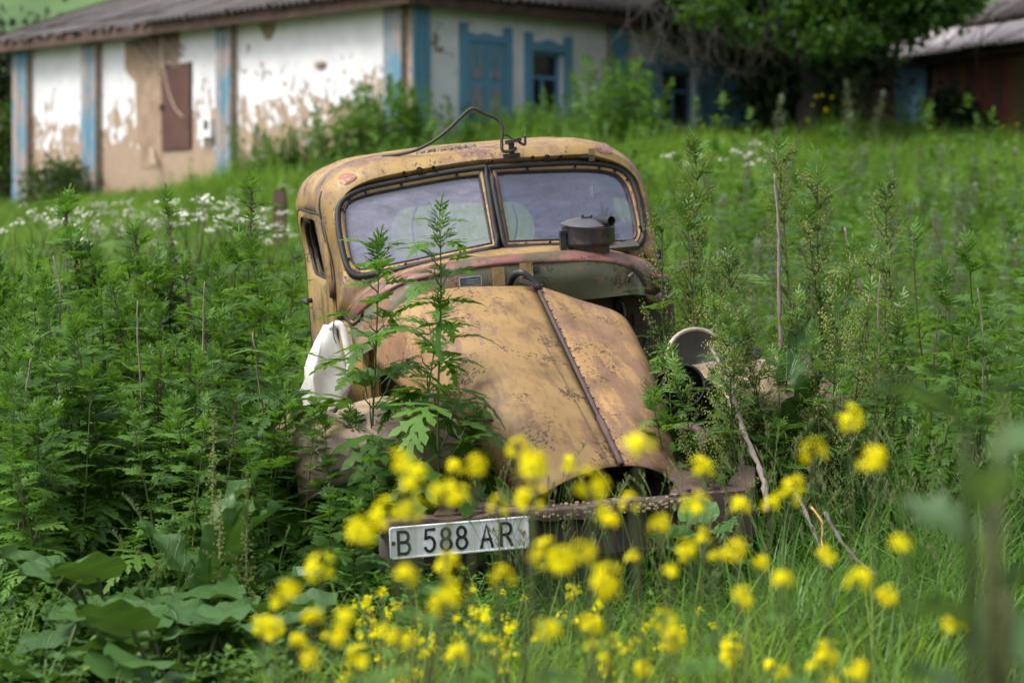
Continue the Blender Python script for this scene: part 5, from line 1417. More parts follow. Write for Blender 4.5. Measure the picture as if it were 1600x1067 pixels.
# hero plants in front of the truck: every leaf an object of its own
def hero(px, Y, py_top, seed, label, lean, k=1.0):
    b = G(px, Y); H = height_for(px, Y, py_top)
    st, leaves, fol, _ = mugwort_mesh(seed, H, 0, True, k)
    r = empty('mugwort_plant', b, label, 'weed', None, lean)
    st.build('stem', M['stem'], r, True)
    for mb in leaves: mb.build('leaf', M['leaf'], r)
    tag(fol.build('shoots', M['leaf'], r), kind='stuff')
hero(688, 8.75, 340, 7, 'tallest mugwort plant standing right in front of the ochre hood', (0, R(.5), .4))
hero(577, 8.85, 385, 9, 'slim mugwort plant in front of the left windscreen corner', (0, R(-.3), 1.0))
hero(640, 8.95, 470, 15, 'mugwort plant between the two tall ones in front of the hood', (0, R(-1.5), 2.0))
hero(452, 8.9, 545, 17, 'mugwort plant in front of the white plastic jug', (0, R(-1), .2))
hero(1064, 9.2, 560, 19, 'mugwort plant beside the narrow hood panel\'s right edge', (0, R(-1.0), .8), .62)
hero(1096, 9.1, 620, 23, 'dark mugwort plant in front of the black air duct', (0, R(1), 2.8), .7)

# right of the truck: feathery plants with panicles
LAB_R, GRP_R = 'feathery mugwort plant with yellowish panicles right of the old truck', 'feathery mugwort right of the truck'
for px, py, Y in ((1075, 228, 10.2), (1100, 330, 9.9), (1270, 238, 10.8), (1296, 262, 11), (1410, 294, 11.2), (1230, 285, 10.9), (1310, 335, 10.6), (1150, 360, 10.3), (1185, 400, 9.8), (1245, 390, 9.9), (1345, 385, 10.2), (1385, 400, 10.4), (1060, 420, 10.1), (1130, 430, 10.0), (1215, 470, 9.4), (1290, 455, 9.5), (1345, 470, 9.6), (1175, 480, 9.3), (1045, 330, 10.2)):
    plant(1, rng.randrange(5), G(px, Y), height_for(px, Y, py), rng.random() * 6.3, one_label('feathery mugwort with yellowish panicles topping out', px, py), GRP_R, lean=(0, R(rng.uniform(-2, 2))))
for px, py, Y in ((1160, 470, 9.1), (1175, 500, 8.95), (1195, 520, 8.9), (1230, 490, 9.0), (1262, 510, 8.95), (1290, 490, 9.0), (1310, 530, 8.85), (1180, 560, 8.8)):
    plant(1, rng.randrange(5), G(px, Y), height_for(px, Y, py), rng.random() * 6.3, one_label('feathery mugwort before the far fender', px, py), GRP_R)
for px, py, Y in ((1480, 370, 10.4), (1565, 380, 10.2), (1440, 430, 10.0), (1520, 440, 9.8), (1600, 410, 9.9), (1420, 480, 9.6), (1390, 520, 9.4), (1490, 500, 9.4), (1560, 520, 9.3), (1340, 540, 9.2), (1620, 500, 9.5)):
    plant(0, rng.randrange(6), G(px, Y), height_for(px, Y, py), rng.random() * 6.3, one_label('bushy leafy mugwort', px, py), 'bushy mugwort at the right edge')
for px, py, Y in ((1085, 600, 9.3), (1120, 590, 9.25), (1150, 570, 9.3), (1180, 560, 9.3), (1215, 570, 9.2), (1245, 560, 9.2), (1280, 580, 9.2), (1100, 660, 9.2), (1140, 650, 9.2), (1190, 640, 9.15), (1062, 650, 9.25), (1230, 630, 9.1), (1165, 620, 9.2), (1310, 590, 9.1), (1260, 600, 9.0), (1290, 560, 9.15), (1205, 660, 9.0), (1330, 600, 9.0)):
    plant(0, rng.randrange(6), G(px, Y), height_for(px, Y, py), rng.random() * 6.3, one_label('short dark mugwort', px, py), 'dark mugwort by the bumper end')

# tall weeds along the house, out of focus
def weeds_row(pts, label, group, style=0):
    for px, py, Y in pts:
        h = height_for(px, Y, py)
        if h > .25: plant(style, rng.randrange(4 if style != 3 else 2), G(px, Y), h, rng.random() * 6.3, label, group, name='tall_weed')
row = []
for k in range(95):
    px = 500 + 160 * rng.random(); row.append((px, 182 - 48 * math.sin((px - 505) / 150 * 2.2) + rng.uniform(-12, 45), 33.5 + rng.random() * 2))
for k in range(55): row.append((370 + rng.random() * 135, 222 + rng.uniform(-28, 25), 35.5 + rng.random() * 1.5))
weeds_row(row, 'tall dark weed growing against the peeling left wall', 'tall weeds along the left wall')
row = []
for k in range(125):
    px = 655 + 375 * rng.random(); row.append((px, 172 - 72 * math.exp(-((px - 960) / 75) ** 2) + rng.uniform(-15, 45), 33.5 + rng.random() * 3))
weeds_row(row, 'tall green weed in front of the blue facade windows', 'tall weeds before the facade')
row = []
for k in range(48):
    px = 1270 + 190 * rng.random(); row.append((px, 204 - 52 * math.exp(-((px - 1430) / 45) ** 2) - 25 * math.exp(-((px - 1330) / 30) ** 2) + rng.uniform(-10, 50), 35 + rng.random() * 4))
weeds_row(row, 'tall green weed before the shed\'s blue door', 'tall weeds before the shed')
weeds_row([(1213 + q, 155 + abs(q) * 8, 30) for q in (0,)] + [(1333, 128, 34), (1355, 143, 34)], 'pale wormwood spike rising above the meadow', 'pale wormwood spikes', 3)
row = [(1130 + 470 * rng.random(), 210 + 190 * rng.random(), 0) for k in range(46)]
weeds_row([(px, py, 13 + (400 - py) / 190 * 13) for px, py, _ in row], 'silvery wormwood plant in the bright meadow on the right', 'silvery wormwood in the meadow', 3)

# ---- cow parsley
def umbel_mesh(seed):
    r_ = random.Random(seed); st = MB(); um = MB()
    H = .85
    st.tube([(0, 0, 0), (.01, .02, H * .5), (0, 0, H * .8)], [.005, .004, .003], 5)
    for k in range(5):
        a = r_.random() * 6.3; q = Vector((math.cos(a) * .13, math.sin(a) * .13, H * r_.uniform(.85, 1.0))); st.tube([(0, 0, H * .55), q * .9 + Vector((0, 0, -.0)), q], [.003, .002, .0015], 4)
        for j in range(11):
            aa, rr_ = r_.random() * 6.3, .034 * math.sqrt(r_.random()); p = q + Vector((rr_ * math.cos(aa), rr_ * math.sin(aa), .02 - rr_ * rr_ * 14 + r_.uniform(-.01, .01))); s = .0065
            n0 = len(um.v); t = r_.random() * 3
            um.add([p + Vector((s * math.cos(t + i * math.pi / 3), s * math.sin(t + i * math.pi / 3) * .7, s * .8 * math.sin(t * 2 + i * math.pi / 3))) for i in range(6)], [(0, 1, 2, 3, 4, 5)])
    lf = MB()
    for k in range(10): lobed_leaf(lf, Vector((0, 0, H * r_.uniform(.1, .7))), r_.random() * 6.3, R(30), .16, r_, 0, .7, 3, .5)
    return st.mesh('umbel_stem', M['stem'], True), um.mesh('umbel_head', M['umbel']), lf.mesh('umbel_leaves', M['lowleaf'])
UM = [umbel_mesh(s) for s in range(4)]
def umbel(px, Y, py, label, group):
    st, um, lf = UM[rng.randrange(4)]; k = max(.5, height_for(px, Y, py)) / .85
    r = empty('cow_parsley', G(px, Y), label, 'wildflower', group, (0, 0, rng.random() * 6)); r.scale = (k, k, k)
    for nm, me in (('stem', st), ('flower_head', um), ('foliage', lf)):
        o = bpy.data.objects.new(nm, me); COL.objects.link(o); o.parent = r
        if nm != 'stem': o['kind'] = 'stuff'
for k in range(40): umbel(10 + 440 * rng.random() ** .9, 15 + 12 * rng.random(), 315 + rng.uniform(-28, 55), 'white cow parsley flowering in the meadow below the left wall', 'cow parsley below the left wall')
for px, py in ((1150, 225), (1165, 232), (1060, 235)): umbel(px, 21, py, 'white cow parsley flowering right of the cab roof', 'cow parsley right of the cab')

# ---- broad leaves
def broad_leaf(L, Wd, rng, kind, droop=.8, seed=0):
    """a wavy broad leaf along +x with a petiole; heart-shaped (burdock) or lance-shaped (dock)"""
    mb = MB(); nu, nv = 12, 9; loops = []
    for i in range(nu + 1):
        s = i / nu
        if kind == 'heart': w = Wd * (math.sin(math.pi * min(1, .06 + s ** .62 * .94)) ** .62) * (1.0 if s > .12 else .85)
        else: w = Wd * math.sin(math.pi * (.04 + .95 * s ** .85)) ** .8
        x = L * (s - (.10 if kind == 'heart' else 0)); lp = []
        for j in range(nv):
            v = (j / (nv - 1) - .5) * 2; b = abs(v)
            back = -.16 * L * (b ** 2) * max(0, 1 - s * 3.5) if kind == 'heart' else 0
            z = .16 * L * s - droop * L * .32 * s * s + .06 * L * (b ** 1.5) * (.7 if kind == 'heart' else 1.1) + .03 * L * b * math.sin(11 * s + 2.5 * v + seed) + .045 * L * b * math.sin(21 * s + seed * 2 + (3 if v > 0 else 0)) * (1.2 if kind != 'heart' else .8)
            z -= .02 * L * math.cos(v * math.pi * 2) * (b < .5)
            lp.append(Vector((x + back, w * v, z)))
        loops.append(lp)
    mb.loft(loops)
    mb.uvs = [(i / nu, j / (nv - 1)) for i in range(nu + 1) for j in range(nv)]
    return mb
def leafy_plant(name, label, px, Y, leaves, mat, kind, seed, cat='plant', stalk=None, z_add=0.0, group=None):
    b = G(px, Y); r = empty(name, b, label, cat, group); r_ = random.Random(seed)
    for az, el, L, Wd, stem_l, hgt in leaves:
        q = Matrix.Rotation(az, 4, 'Z'); base = Vector((0, 0, .02)); tip = q @ Vector((stem_l * math.cos(el), 0, hgt))
        lf = broad_leaf(L, Wd, r_, kind, r_.uniform(.6, 1.2), r_.random() * 6)
        m = Matrix.Translation(tip) @ q @ Matrix.Rotation(-el * .7 + r_.uniform(-.1, .1), 4, 'Y') @ Matrix.Rotation(r_.uniform(-.35, .35), 4, 'X')
        lf.v = [tuple(m @ Vector(p)) for p in lf.v]
        o = lf.build('leaf', mat, r, True)
        ul = o.data.uv_layers.new(name='leaf')
        for lo_ in o.data.loops: ul.data[lo_.index].uv = lf.uvs[lo_.vertex_index]
        mb = MB(); ribp = [m @ Vector(((-.02 if kind == 'heart' else .0) * L + L * .92 * s, 0, .16 * L * s - 1.0 * L * .32 * s * s - .012)) for s in (0, .3)]
        mb.tube(catmull([base, base.lerp(tip, .5) + Vector((0, 0, .03)), tip + (ribp[0] - tip) * .2]), .006, 6); o2 = mb.build('stalk', M['stem'], o, True)
    if stalk:
        H, n = stalk; st = MB(); st.tube([(0, 0, 0), (.01, .01, H * .5), (.02, 0, H)], [.007, .005, .002], 6); st.build('stem', M['stem'], r, True)
        sd = MB()
        for k in range(n):
            z = H * r_.uniform(.5, 1.0); a = r_.random() * 6.3; rr_ = r_.random() * .045 * (1.25 - z / H); p = Vector((rr_ * math.cos(a) + .015, rr_ * math.sin(a), z)); s = r_.uniform(.003, .006)
            sd.add([p + Vector((0, 0, s)), p + Vector((s, 0, 0)), p + Vector((-s * .5, s * .87, 0)), p + Vector((-s * .5, -s * .87, 0))], [(0, 1, 2), (0, 2, 3), (0, 3, 1), (1, 3, 2)])
        tag(sd.build('seeds', M['bud'], r), kind='stuff')
    return r
def ring_leaves(n, L, Wd, sl, h, seed, spread=6.28, a0=0.0, el=.5):
    L, Wd, n, h = L * .64, Wd * .74, n + 5, h + .04
    r_ = random.Random(seed); return [(a0 + spread * k / n + r_.uniform(-.3, .3), el + r_.uniform(-.25, .25), L * r_.uniform(.75, 1.15), Wd * r_.uniform(.8, 1.1), sl * r_.uniform(.6, 1.2), h * r_.uniform(.7, 1.25)) for k in range(n)]
leafy_plant('burdock_plant', 'burdock clump with huge leaves at the lower left corner', 60, 7.0, ring_leaves(9, .36, .16, .25, .30, 1), M['burdock'], 'heart', 1)
leafy_plant('burdock_plant', 'burdock with a wide dark leaf below the dock stalks on the left', 205, 7.7, ring_leaves(8, .38, .18, .25, .40, 2), M['burdock'], 'heart', 2)
leafy_plant('burdock_plant', 'burdock with glossy leaves near the bottom edge left of centre', 290, 6.9, ring_leaves(8, .34, .15, .22, .32, 3), M['burdock'], 'heart', 3)
leafy_plant('burdock_plant', 'burdock leaves at the bottom edge below the dock plant', 160, 6.5, ring_leaves(9, .33, .15, .22, .22, 4), M['burdock'], 'heart', 4)
leafy_plant('burdock_plant', 'burdock clump peeping out left of the number plate', 505, 8.3, ring_leaves(7, .22, .10, .12, .34, 5), M['burdock'], 'heart', 5)
leafy_plant('burdock_plant', 'burdock leaves between the dock plant and the yellow flowers', 395, 7.2, ring_leaves(8, .32, .14, .2, .34, 6), M['burdock'], 'heart', 6)
leafy_plant('burdock_plant', 'burdock leaves showing in the gap under the hood', 1018, 9.35, ring_leaves(6, .24, .11, .15, .62, 7), M['burdock'], 'heart', 7)
leafy_plant('burdock_plant', 'burdock leaf below the bumper end on the right', 1100, 8.35, ring_leaves(6, .26, .12, .15, .42, 8), M['burdock'], 'heart', 8)
leafy_plant('dock_plant', 'dock with long upright leaves and seed stalk left of the fender', 325, 7.75, [(1.2, 1.25, .38, .07, .06, .5), (2.6, 1.1, .34, .065, .08, .45), (-1.4, 1.2, .36, .07, .07, .36), (-1.0, 1.3, .36, .07, .05, .5), (-.4, 1.3, .30, .05, .06, .35), (.4, 1.1, .28, .05, .06, .55), (3.6, 1.0, .27, .05, .08, .3), (-2.2, .9, .32, .06, .08, .25), (.9, 1.3, .30, .05, .05, .62)], M['dock'], 'lance', 11, stalk=(1.05, 260))
leafy_plant('dock_plant', 'dock with curled leaves and green seed spike in the lower left', 378, 7.55, [(.6, 1.2, .42, .075, .06, .3), (2.2, 1.1, .40, .07, .08, .28), (-1.5, 1.0, .46, .08, .07, .18), (-.6, 1.1, .38, .065, .06, .22), (3.8, 1.0, .36, .065, .08, .2)], M['dock'], 'lance', 12, stalk=(.86, 240))
leafy_plant('dock_plant', 'dock with one reddening leaf beside the curled dock', 335, 7.55, [(.2, 1.1, .38, .07, .06, .22), (2.0, 1.0, .40, .075, .08, .25), (-2.0, 1.0, .42, .08, .07, .12)], M['dock'], 'lance', 13, stalk=(.8, 200))
leafy_plant('dock_plant', 'tall dock with broad dark leaves right of the loose headlamp', 1222, 9.2, [(1.0, 1.35, .40, .06, .04, .95), (-1.2, 1.3, .42, .065, .05, .75), (2.8, 1.35, .38, .06, .04, .62), (-.3, 1.3, .40, .06, .05, .5), (1.8, 1.3, .36, .055, .05, .35), (-2.3, 1.3, .40, .06, .04, .28)], M['dock'], 'lance', 14, stalk=(1.15, 40))
leafy_plant('dock_plant', 'dark dock at the far left edge behind the mugwort stand', 18, 12.4, [(1.0, 1.3, .42, .08, .05, .8), (-1.5, 1.2, .45, .08, .06, .6), (2.6, 1.2, .4, .075, .06, .5), (-.2, 1.1, .38, .07, .06, .9)], M['dock'], 'lance', 15, stalk=(1.5, 200))
# near, strongly out-of-focus grey-green plant
GREYL = leaf_mat('grey_green_leaf', (.06, .125, .045), (.10, .175, .07), trans=.3)
lv = []
r_ = random.Random(77)
for k in range(18):
    h = .5 + .76 * k / 17; lv.append((2.4 * k, .3 + .5 * k / 17, .17 - .06 * k / 17, .03, .03, h))
leafy_plant('grey_weed', 'blurred grey-green weed very close to the camera at lower right', 1540, 2.7, lv, GREYL, 'lance', 31, stalk=(1.3, 120), z_add=0)
lv2 = [(2.4 * k + 1, .4 + .4 * k / 18, .19 - .05 * k / 18, .04, .02, .45 + .55 * k / 18) for k in range(0, 18, 2)]
leafy_plant('grey_weed', 'second blurred grey-green weed hugging the right picture edge', 1605, 2.9, lv2, GREYL, 'lance', 32, stalk=(.9, 80))

# ---- yellow mustard flowers, close to the camera
def floret(mb, p, nrm, s, rng):
    n = Vector(nrm).normalized(); a = n.cross(Vector((.3, .2, .9))).normalized(); b = n.cross(a); t0 = rng.random() * 3
    for k in range(4):
        t = t0 + k * math.pi / 2; d = a * math.cos(t) + b * math.sin(t); e = a * -math.sin(t) + b * math.cos(t)
        mb.add([p, p + d * s * .6 + e * s * .42 + n * s * .15, p + d * s + n * s * .05, p + d * s * .6 - e * s * .42 + n * s * .15], [(0, 1, 2, 3)])
def flower_head(seed, rad=.02, n=16, fs=.0085):
    r_ = random.Random(seed); mb = MB()
    for k in range(n):
        z = r_.uniform(-.6, 1); a = r_.random() * 6.3; q = math.sqrt(max(0, 1 - z * z)); d = Vector((q * math.cos(a), q * math.sin(a), z * 1.15)); floret(mb, d * rad * r_.uniform(.45, 1.25), d + Vector((0, 0, .5)), fs, r_)
    return mb.mesh('flower_head', M['petal'])
FH = [flower_head(s, (.011, .014, .017, .013, .019)[s], (9, 11, 14, 10, 16)[s], (.008, .009, .0095, .0095, .0095)[s]) for s in range(5)]
SMALL = [flower_head(s + 20, .011, 8, .0065) for s in range(3)]
def mustard(px, py, Y, heads, label, group, rng, small=False, lean=.1):
    top = W(px, py, Y); b = Vector((top.x + rng.uniform(-lean, lean), Y + rng.uniform(-.1, .1), 0)); b.z = zg(b.x, b.y)
    r = empty('mustard_plant', b, label, 'wildflower', group)
    tl = top - b; st = MB(); pts = catmull([Vector((0, 0, 0)), tl * .5 + Vector((rng.uniform(-.03, .03), 0, 0)), tl]); st.tube(pts, [.0035 * (1 - .6 * i / len(pts)) for i in range(len(pts))], 5)
    tips = [tl]
    for k in range(heads - 1):
        q = pts[int(len(pts) * rng.uniform(.55, .85))]; e = tl + (Vector((rng.uniform(-.07, .07), rng.uniform(-.05, .05), rng.uniform(-.11, -.01))) if small else Vector((rng.uniform(-.028, .028), rng.uniform(-.03, .03), rng.uniform(-.035, .0)))); st.tube([q, q.lerp(e, .5) + Vector((0, 0, -.01)), e], [.002, .0016, .0013], 4); tips.append(e)
    st.build('stem', M['stem'], r, True)
    lf = MB()
    for k in range(6):
        q = pts[int(len(pts) * rng.uniform(.1, .75))]; lobed_leaf(lf, q, rng.random() * 6.3, R(35), rng.uniform(.06, .11), rng, 0, 1.0, 2, .4)
    tag(lf.build('foliage', M['lowleaf'], r), kind='stuff')
    for e in tips:
        o = bpy.data.objects.new('flower_head', (SMALL if small else FH)[rng.randrange(3 if small else 5)]); COL.objects.link(o); o.parent = r; o.location = e; o.rotation_euler = (rng.uniform(-.4, .4), rng.uniform(-.4, .4), rng.random() * 6); s = rng.uniform(.85, 1.2); o.scale = (s, s, s)
rng = random.Random(55)
BIG = [(627, 723), (640, 765), (648, 745), (712, 728), (745, 725), (708, 775), (694, 768), (780, 787), (810, 697), (834, 712), (890, 721), (998, 692), (922, 757), (830, 780), (985, 782), (945, 800), (1030, 817), (1088, 790), (1098, 725), (1155, 790), (1230, 778), (1240, 760), (603, 803), (562, 832), (500, 885), (850, 862), (910, 862), (700, 885), (702, 925), (785, 905), (632, 897), (433, 945), (428, 985), (490, 965), (465, 1000), (525, 995), (1100, 835), (1150, 858), (1048, 893), (1410, 850), (1345, 905), (1190, 880), (1120, 870), (1072, 862), (1205, 790), (1270, 703), (1330, 655), (1365, 722), (1290, 865), (990, 870), (880, 880), (1390, 935), (1490, 975), (1040, 970), (945, 905), (1220, 905), (855, 985), (1160, 935), (690, 945), (1290, 1020), (1340, 1050), (715, 1025), (450, 925), (410, 975), (480, 1020), (540, 965), (600, 985), (640, 1000), (560, 1030)]
for px, py in BIG:
    Y = rng.uniform(3.4, 4.5)
    mustard(px, py, Y, (1 if px > 1245 else rng.choice((1, 1, 1, 1, 1, 2))), one_label(('blurred yellow mustard flower', 'small faint mustard flower')[px > 1245], px, py), 'tall mustard flowers in front of the truck', rng)
for k in range(44):
    px = 560 + rng.random() * 250 if k % 5 else 850 + rng.random() * 250; py = 900 + rng.random() * 160; Y = rng.uniform(5.6, 7.4)
    mustard(px, py, Y, 3, 'small yellow mustard plant low in the grass at the bottom', 'small mustard plants low in the grass', rng, True, .05)
for k in range(8):
    px = 900 + rng.random() * 520; py = 960 + rng.random() * 110; Y = rng.uniform(3.6, 5.0)
    mustard(px, py, Y, 2, 'blurred yellow mustard flower along the bottom edge', 'mustard flowers along the bottom edge', rng)
for px, py in ((1275, 152), (1284, 150), (1270, 165), (1290, 172), (1300, 153), (1318, 163), (1262, 188), (1568, 198), (1590, 195), (1098, 197)):
    mustard(px, py, 36 + rng.random(), 1, 'distant yellow flower in the meadow under the big tree', 'distant yellow flowers', rng)
    for o in list(COL.objects)[-3:]:
        if o.name.startswith('flower_head'): o.scale = (1.7, 1.7, 1.7)

# ---- sticks and the old post
b = G(437, 24.0); fp = empty('fence_post', b, 'short dark old fence post standing in the meadow left of the cab', 'post')
mb = MB(); hh = height_for(437, 24.0, 298); mb.loft([[Vector((a * k, c * k, z)) for a, c in ((-.065, -.06), (.06, -.065), (.07, .06), (-.06, .065))] for z, k in ((-.1, 1.1), (hh * .5, 1.0), (hh * .9, .95), (hh, .8))], True); mb.add([(-.05, -.05, hh), (.05, -.05, hh + .02), (.055, .05, hh - .01), (-.05, .05, hh + .01)], [(0, 1, 2, 3)]); mb.build('post_shaft', BEAM, fp)
def stick(name, label, pxs, Y0, Y1, rad, mat, cat='stick'):
    n = len(pxs); pts = [W(px, py, Y0 + (Y1 - Y0) * i / (n - 1)) for i, (px, py) in enumerate(pxs)]
    mb = MB(); cp = catmull(pts, sub=5); r_ = random.Random(len(label)); cp = [p + Vector((r_.uniform(-1, 1), 0, r_.uniform(-1, 1))) * rad * .35 for p in cp]
    mb.tube(cp, [rad * (1 - .45 * i / len(cp)) * (1 + .25 * math.sin(i * 1.9)) for i in range(len(cp))], 7)
    tag(mb.build(name, mat, None, True), label, cat)
stick('dead_branch', 'thick bleached dead branch leaning over the bumper end', [(1198, 800), (1194, 755), (1180, 715), (1160, 665), (1150, 630), (1140, 595), (1122, 560), (1112, 545)], 8.6, 9.1, .012, M['deadwood'])
stick('dead_stalk', 'tall pale dead stalk standing upright among the feathery mugwort', [(1222, 620), (1219, 520), (1218, 420), (1216, 340), (1211, 272)], 9.9, 9.9, .010, M['twig'])
stick('dead_stalk', 'thin bent brown stalk leaning right among the feathery mugwort', [(1352, 470), (1342, 440), (1328, 400), (1320, 355)], 10.6, 10.6, .009, M['twig'])
stick('dead_stalk', 'grey arching twig beside the cab\'s right edge', [(1062, 425), (1070, 412), (1085, 405)], 10.3, 10.3, .007, M['twig'])
stick('dead_branch', 'dark fallen branch lying in the grass right of the bumper', [(1245, 770), (1262, 810), (1280, 850), (1300, 890)], 8.2, 7.9, .008, M['bare'])
stick('dead_branch', 'short broken branch in the grass on the right', [(1290, 800), (1315, 845), (1345, 880), (1375, 900)], 8.0, 7.8, .007, M['bare'])
stick('dead_stalk', 'orange dry grass stem curling in the grass near the bumper end', [(1265, 790), (1284, 815), (1285, 850), (1294, 890)], 8.0, 7.8, .004, simple('orange_straw', (.5, .28, .1), .7))
stick('dead_stalk', 'broken pale stalk stump behind the bumper end', [(1160, 745), (1161, 715), (1158, 690)], 8.9, 8.9, .009, M['deadwood'])

for k, (px, py, Y) in enumerate(((95, 400, 9.6), (215, 470, 9.2), (318, 440, 9.4), (402, 520, 9.0), (40, 560, 8.7), (1372, 430, 9.6), (1535, 450, 9.5))):
    r_ = random.Random(k + 300); lab = one_label('thin dead brown weed stalk', px, py)
    stick('dead_stalk', lab, [(px + r_.uniform(-25, 25), py + 330), (px + r_.uniform(-9, 9), py + 160), (px, py + 60), (px + r_.uniform(-12, 12), py)], Y, Y, .0045, M['twig'])
# ================================================================ GRASS AND GROUND COVER (uncountable)
def blade_tuft(seed, n, h, spread, lean, wd, seg=4):
    r_ = random.Random(seed); mb = MB()
    for k in range(n):
        a = r_.random() * 6.3; rr_ = spread * math.sqrt(r_.random()); b = Vector((rr_ * math.cos(a), rr_ * math.sin(a), 0)); L = h * r_.uniform(.55, 1.1); az = a + r_.uniform(-1.2, 1.2); cv = lean * r_.uniform(.3, 1.6)
        d = Vector((math.cos(az), math.sin(az), 0)); sd = Vector((-math.sin(az), math.cos(az), 0)); w = wd * r_.uniform(.7, 1.3); vs = []
        ang = r_.uniform(.02, .25); p = b
        for i in range(seg + 1):
            ww = w * (1 - (i / seg) ** 1.6) * .5 + .0004
            vs += [p + sd * ww, p - sd * ww]
            p = p + (d * math.sin(ang) + Vector((0, 0, 1)) * math.cos(ang)) * (L / seg); ang += cv / seg * (1 + i * .5)
        mb.add(vs, [(2 * i, 2 * i + 1, 2 * i + 3, 2 * i + 2) for i in range(seg)])
    return mb
def seed_tuft(seed, n, h):
    r_ = random.Random(seed); mb = MB()
    for k in range(n):
        a = r_.random() * 6.3; b = Vector((r_.uniform(-.05, .05), r_.uniform(-.05, .05), 0)); L = h * r_.uniform(.75, 1.1); d = Vector((math.cos(a), math.sin(a), 0)) * r_.uniform(.05, .3)
        pts = [b, b + Vector((0, 0, L * .5)) + d * .15 * L, b + Vector((0, 0, L * .85)) + d * .5 * L, b + Vector((0, 0, L)) + d * L]
        cp = catmull(pts, sub=2); mb.tube(cp, .0011, 3, 0, False)
        for j in range(14):
            t = .78 + .22 * j / 13; i = t * (len(cp) - 1); q = cp[int(i)].lerp(cp[min(len(cp) - 1, int(i) + 1)], i % 1); s = .004 + .003 * math.sin(math.pi * j / 13); aa = r_.random() * 6.3; o = Vector((math.cos(aa), math.sin(aa), .6)) * s
            mb.add([q, q + o + Vector((0, 0, s)), q + o * 1.4 + Vector((0, 0, s * 2.2)), q + o * .4 + Vector((0, 0, s * 1.8))], [(0, 1, 2, 3)], 1)
    return mb
def cover_tuft(seed, n, h):
    """low weed: thin branching stems with little paired leaves"""
    r_ = random.Random(seed); mb = MB()
    for k in range(n):
        a = r_.random() * 6.3; d = Vector((math.cos(a), math.sin(a), 0)); L = h * r_.uniform(.6, 1.1); b = Vector((r_.uniform(-.08, .08), r_.uniform(-.08, .08), 0)); cp = [b, b + Vector((0, 0, L * .6)) + d * L * .15, b + Vector((0, 0, L)) + d * L * .45]
        cp = catmull(cp, sub=4); mb.tube(cp, .0014, 3, 0, False)
        for j in range(2, len(cp)):
            for w_ in range(4):
                aa = r_.random() * 6.3; e = Vector((math.cos(aa), math.sin(aa), r_.uniform(-.1, .5))).normalized(); s = r_.uniform(.018, .036); sd = e.cross(Vector((0, 0, 1))).normalized() * s * .28; p = cp[j]
                mb.add([p, p + e * s * .5 + sd, p + e * s, p + e * s * .5 - sd], [(0, 1, 2, 3)])
    return mb
def scatter(name, pts, protos, label):
    """one stuff object: tufts instanced on its own points"""
    col = bpy.data.collections.new(name + '_tufts')
    for i, me in enumerate(protos):
        o = bpy.data.objects.new('%s_tuft_%02d' % (name, i), me); col.objects.link(o)
    me = bpy.data.meshes.new(name); n = len(pts)
    me.vertices.add(n); me.vertices.foreach_set('co', np.array([p[:3] for p in pts], dtype=np.float32).ravel())
    for nm, ty, arr in (('rot', 'FLOAT_VECTOR', [c for p in pts for c in (p[5], p[6], p[3])]), ('sc', 'FLOAT', [p[4] for p in pts]), ('pick', 'INT', [random.randrange(len(protos)) for p in pts])):
        at = me.attributes.new(nm, ty, 'POINT')
        at.data.foreach_set('vector' if ty == 'FLOAT_VECTOR' else 'value', arr)
    o = bpy.data.objects.new(name, me); COL.objects.link(o)
    g = bpy.data.node_groups.new(name + '_nodes', 'GeometryNodeTree')
    g.interface.new_socket('Geometry', in_out='INPUT', socket_type='NodeSocketGeometry'); g.interface.new_socket('Geometry', in_out='OUTPUT', socket_type='NodeSocketGeometry')
    N = g.nodes; i_, o_ = N.new('NodeGroupInput'), N.new('NodeGroupOutput'); mp = N.new('GeometryNodeMeshToPoints'); ci_ = N.new('GeometryNodeCollectionInfo'); ip = N.new('GeometryNodeInstanceOnPoints')
    ci_.inputs['Collection'].default_value = col; ci_.inputs['Separate Children'].default_value = True; ci_.inputs['Reset Children'].default_value = True
    ip.inputs['Pick Instance'].default_value = True
    def attr(nm, ty): 
        a = N.new('GeometryNodeInputNamedAttribute'); a.data_type = ty; a.inputs['Name'].default_value = nm; return a.outputs[0]
    L = g.links.new
    L(i_.outputs[0], mp.inputs[0]); L(mp.outputs[0], ip.inputs['Points']); L(ci_.outputs[0], ip.inputs['Instance']); L(attr('pick', 'INT'), ip.inputs['Instance Index']); L(attr('rot', 'FLOAT_VECTOR'), ip.inputs['Rotation']); L(attr('sc', 'FLOAT'), ip.inputs['Scale']); L(ip.outputs[0], o_.inputs[0])
    md = o.modifiers.new('scatter', 'NODES'); md.node_group = g
    tag(o, label, None, None, 'stuff')
    return o
rng = random.Random(202)
from mathutils import noise as mnoise
def clump_at(x, y): return max(0, min(1, .5 + .75 * mnoise.noise(Vector((x * 1.1, y * .8, 3.3))) + .45 * mnoise.noise(Vector((x * 2.7, y * 2.1, 7.7)))))
def field(n, px0, px1, Y0, Y1, s0, s1, keep=None, pw=1.0, tilt=.12, clump=False):
    out = []
    while len(out) < n:
        Y = Y0 + (Y1 - Y0) * rng.random() ** pw; px = px0 + (px1 - px0) * rng.random(); x = X_at(px, Y)
        if keep and rng.random() > keep(px, Y, x): continue
        if clump:
            q_ = clump_at(x, Y)
            if rng.random() > .35 + q_ * 1.1: continue
            cs = .55 + .9 * q_
        else: cs = 1.0
        out.append((x, Y, zg(x, Y) - .01, rng.random() * 6.3, rng.uniform(s0, s1) * cs, rng.uniform(-tilt, tilt), rng.uniform(-tilt, tilt)))
    return out
def not_house(px, Y, x):
    q = Vector((x, Y, 0)) - C0h
    if q.dot(nL) < .1 and q.dot(nR) < .1: return 0
    return 1
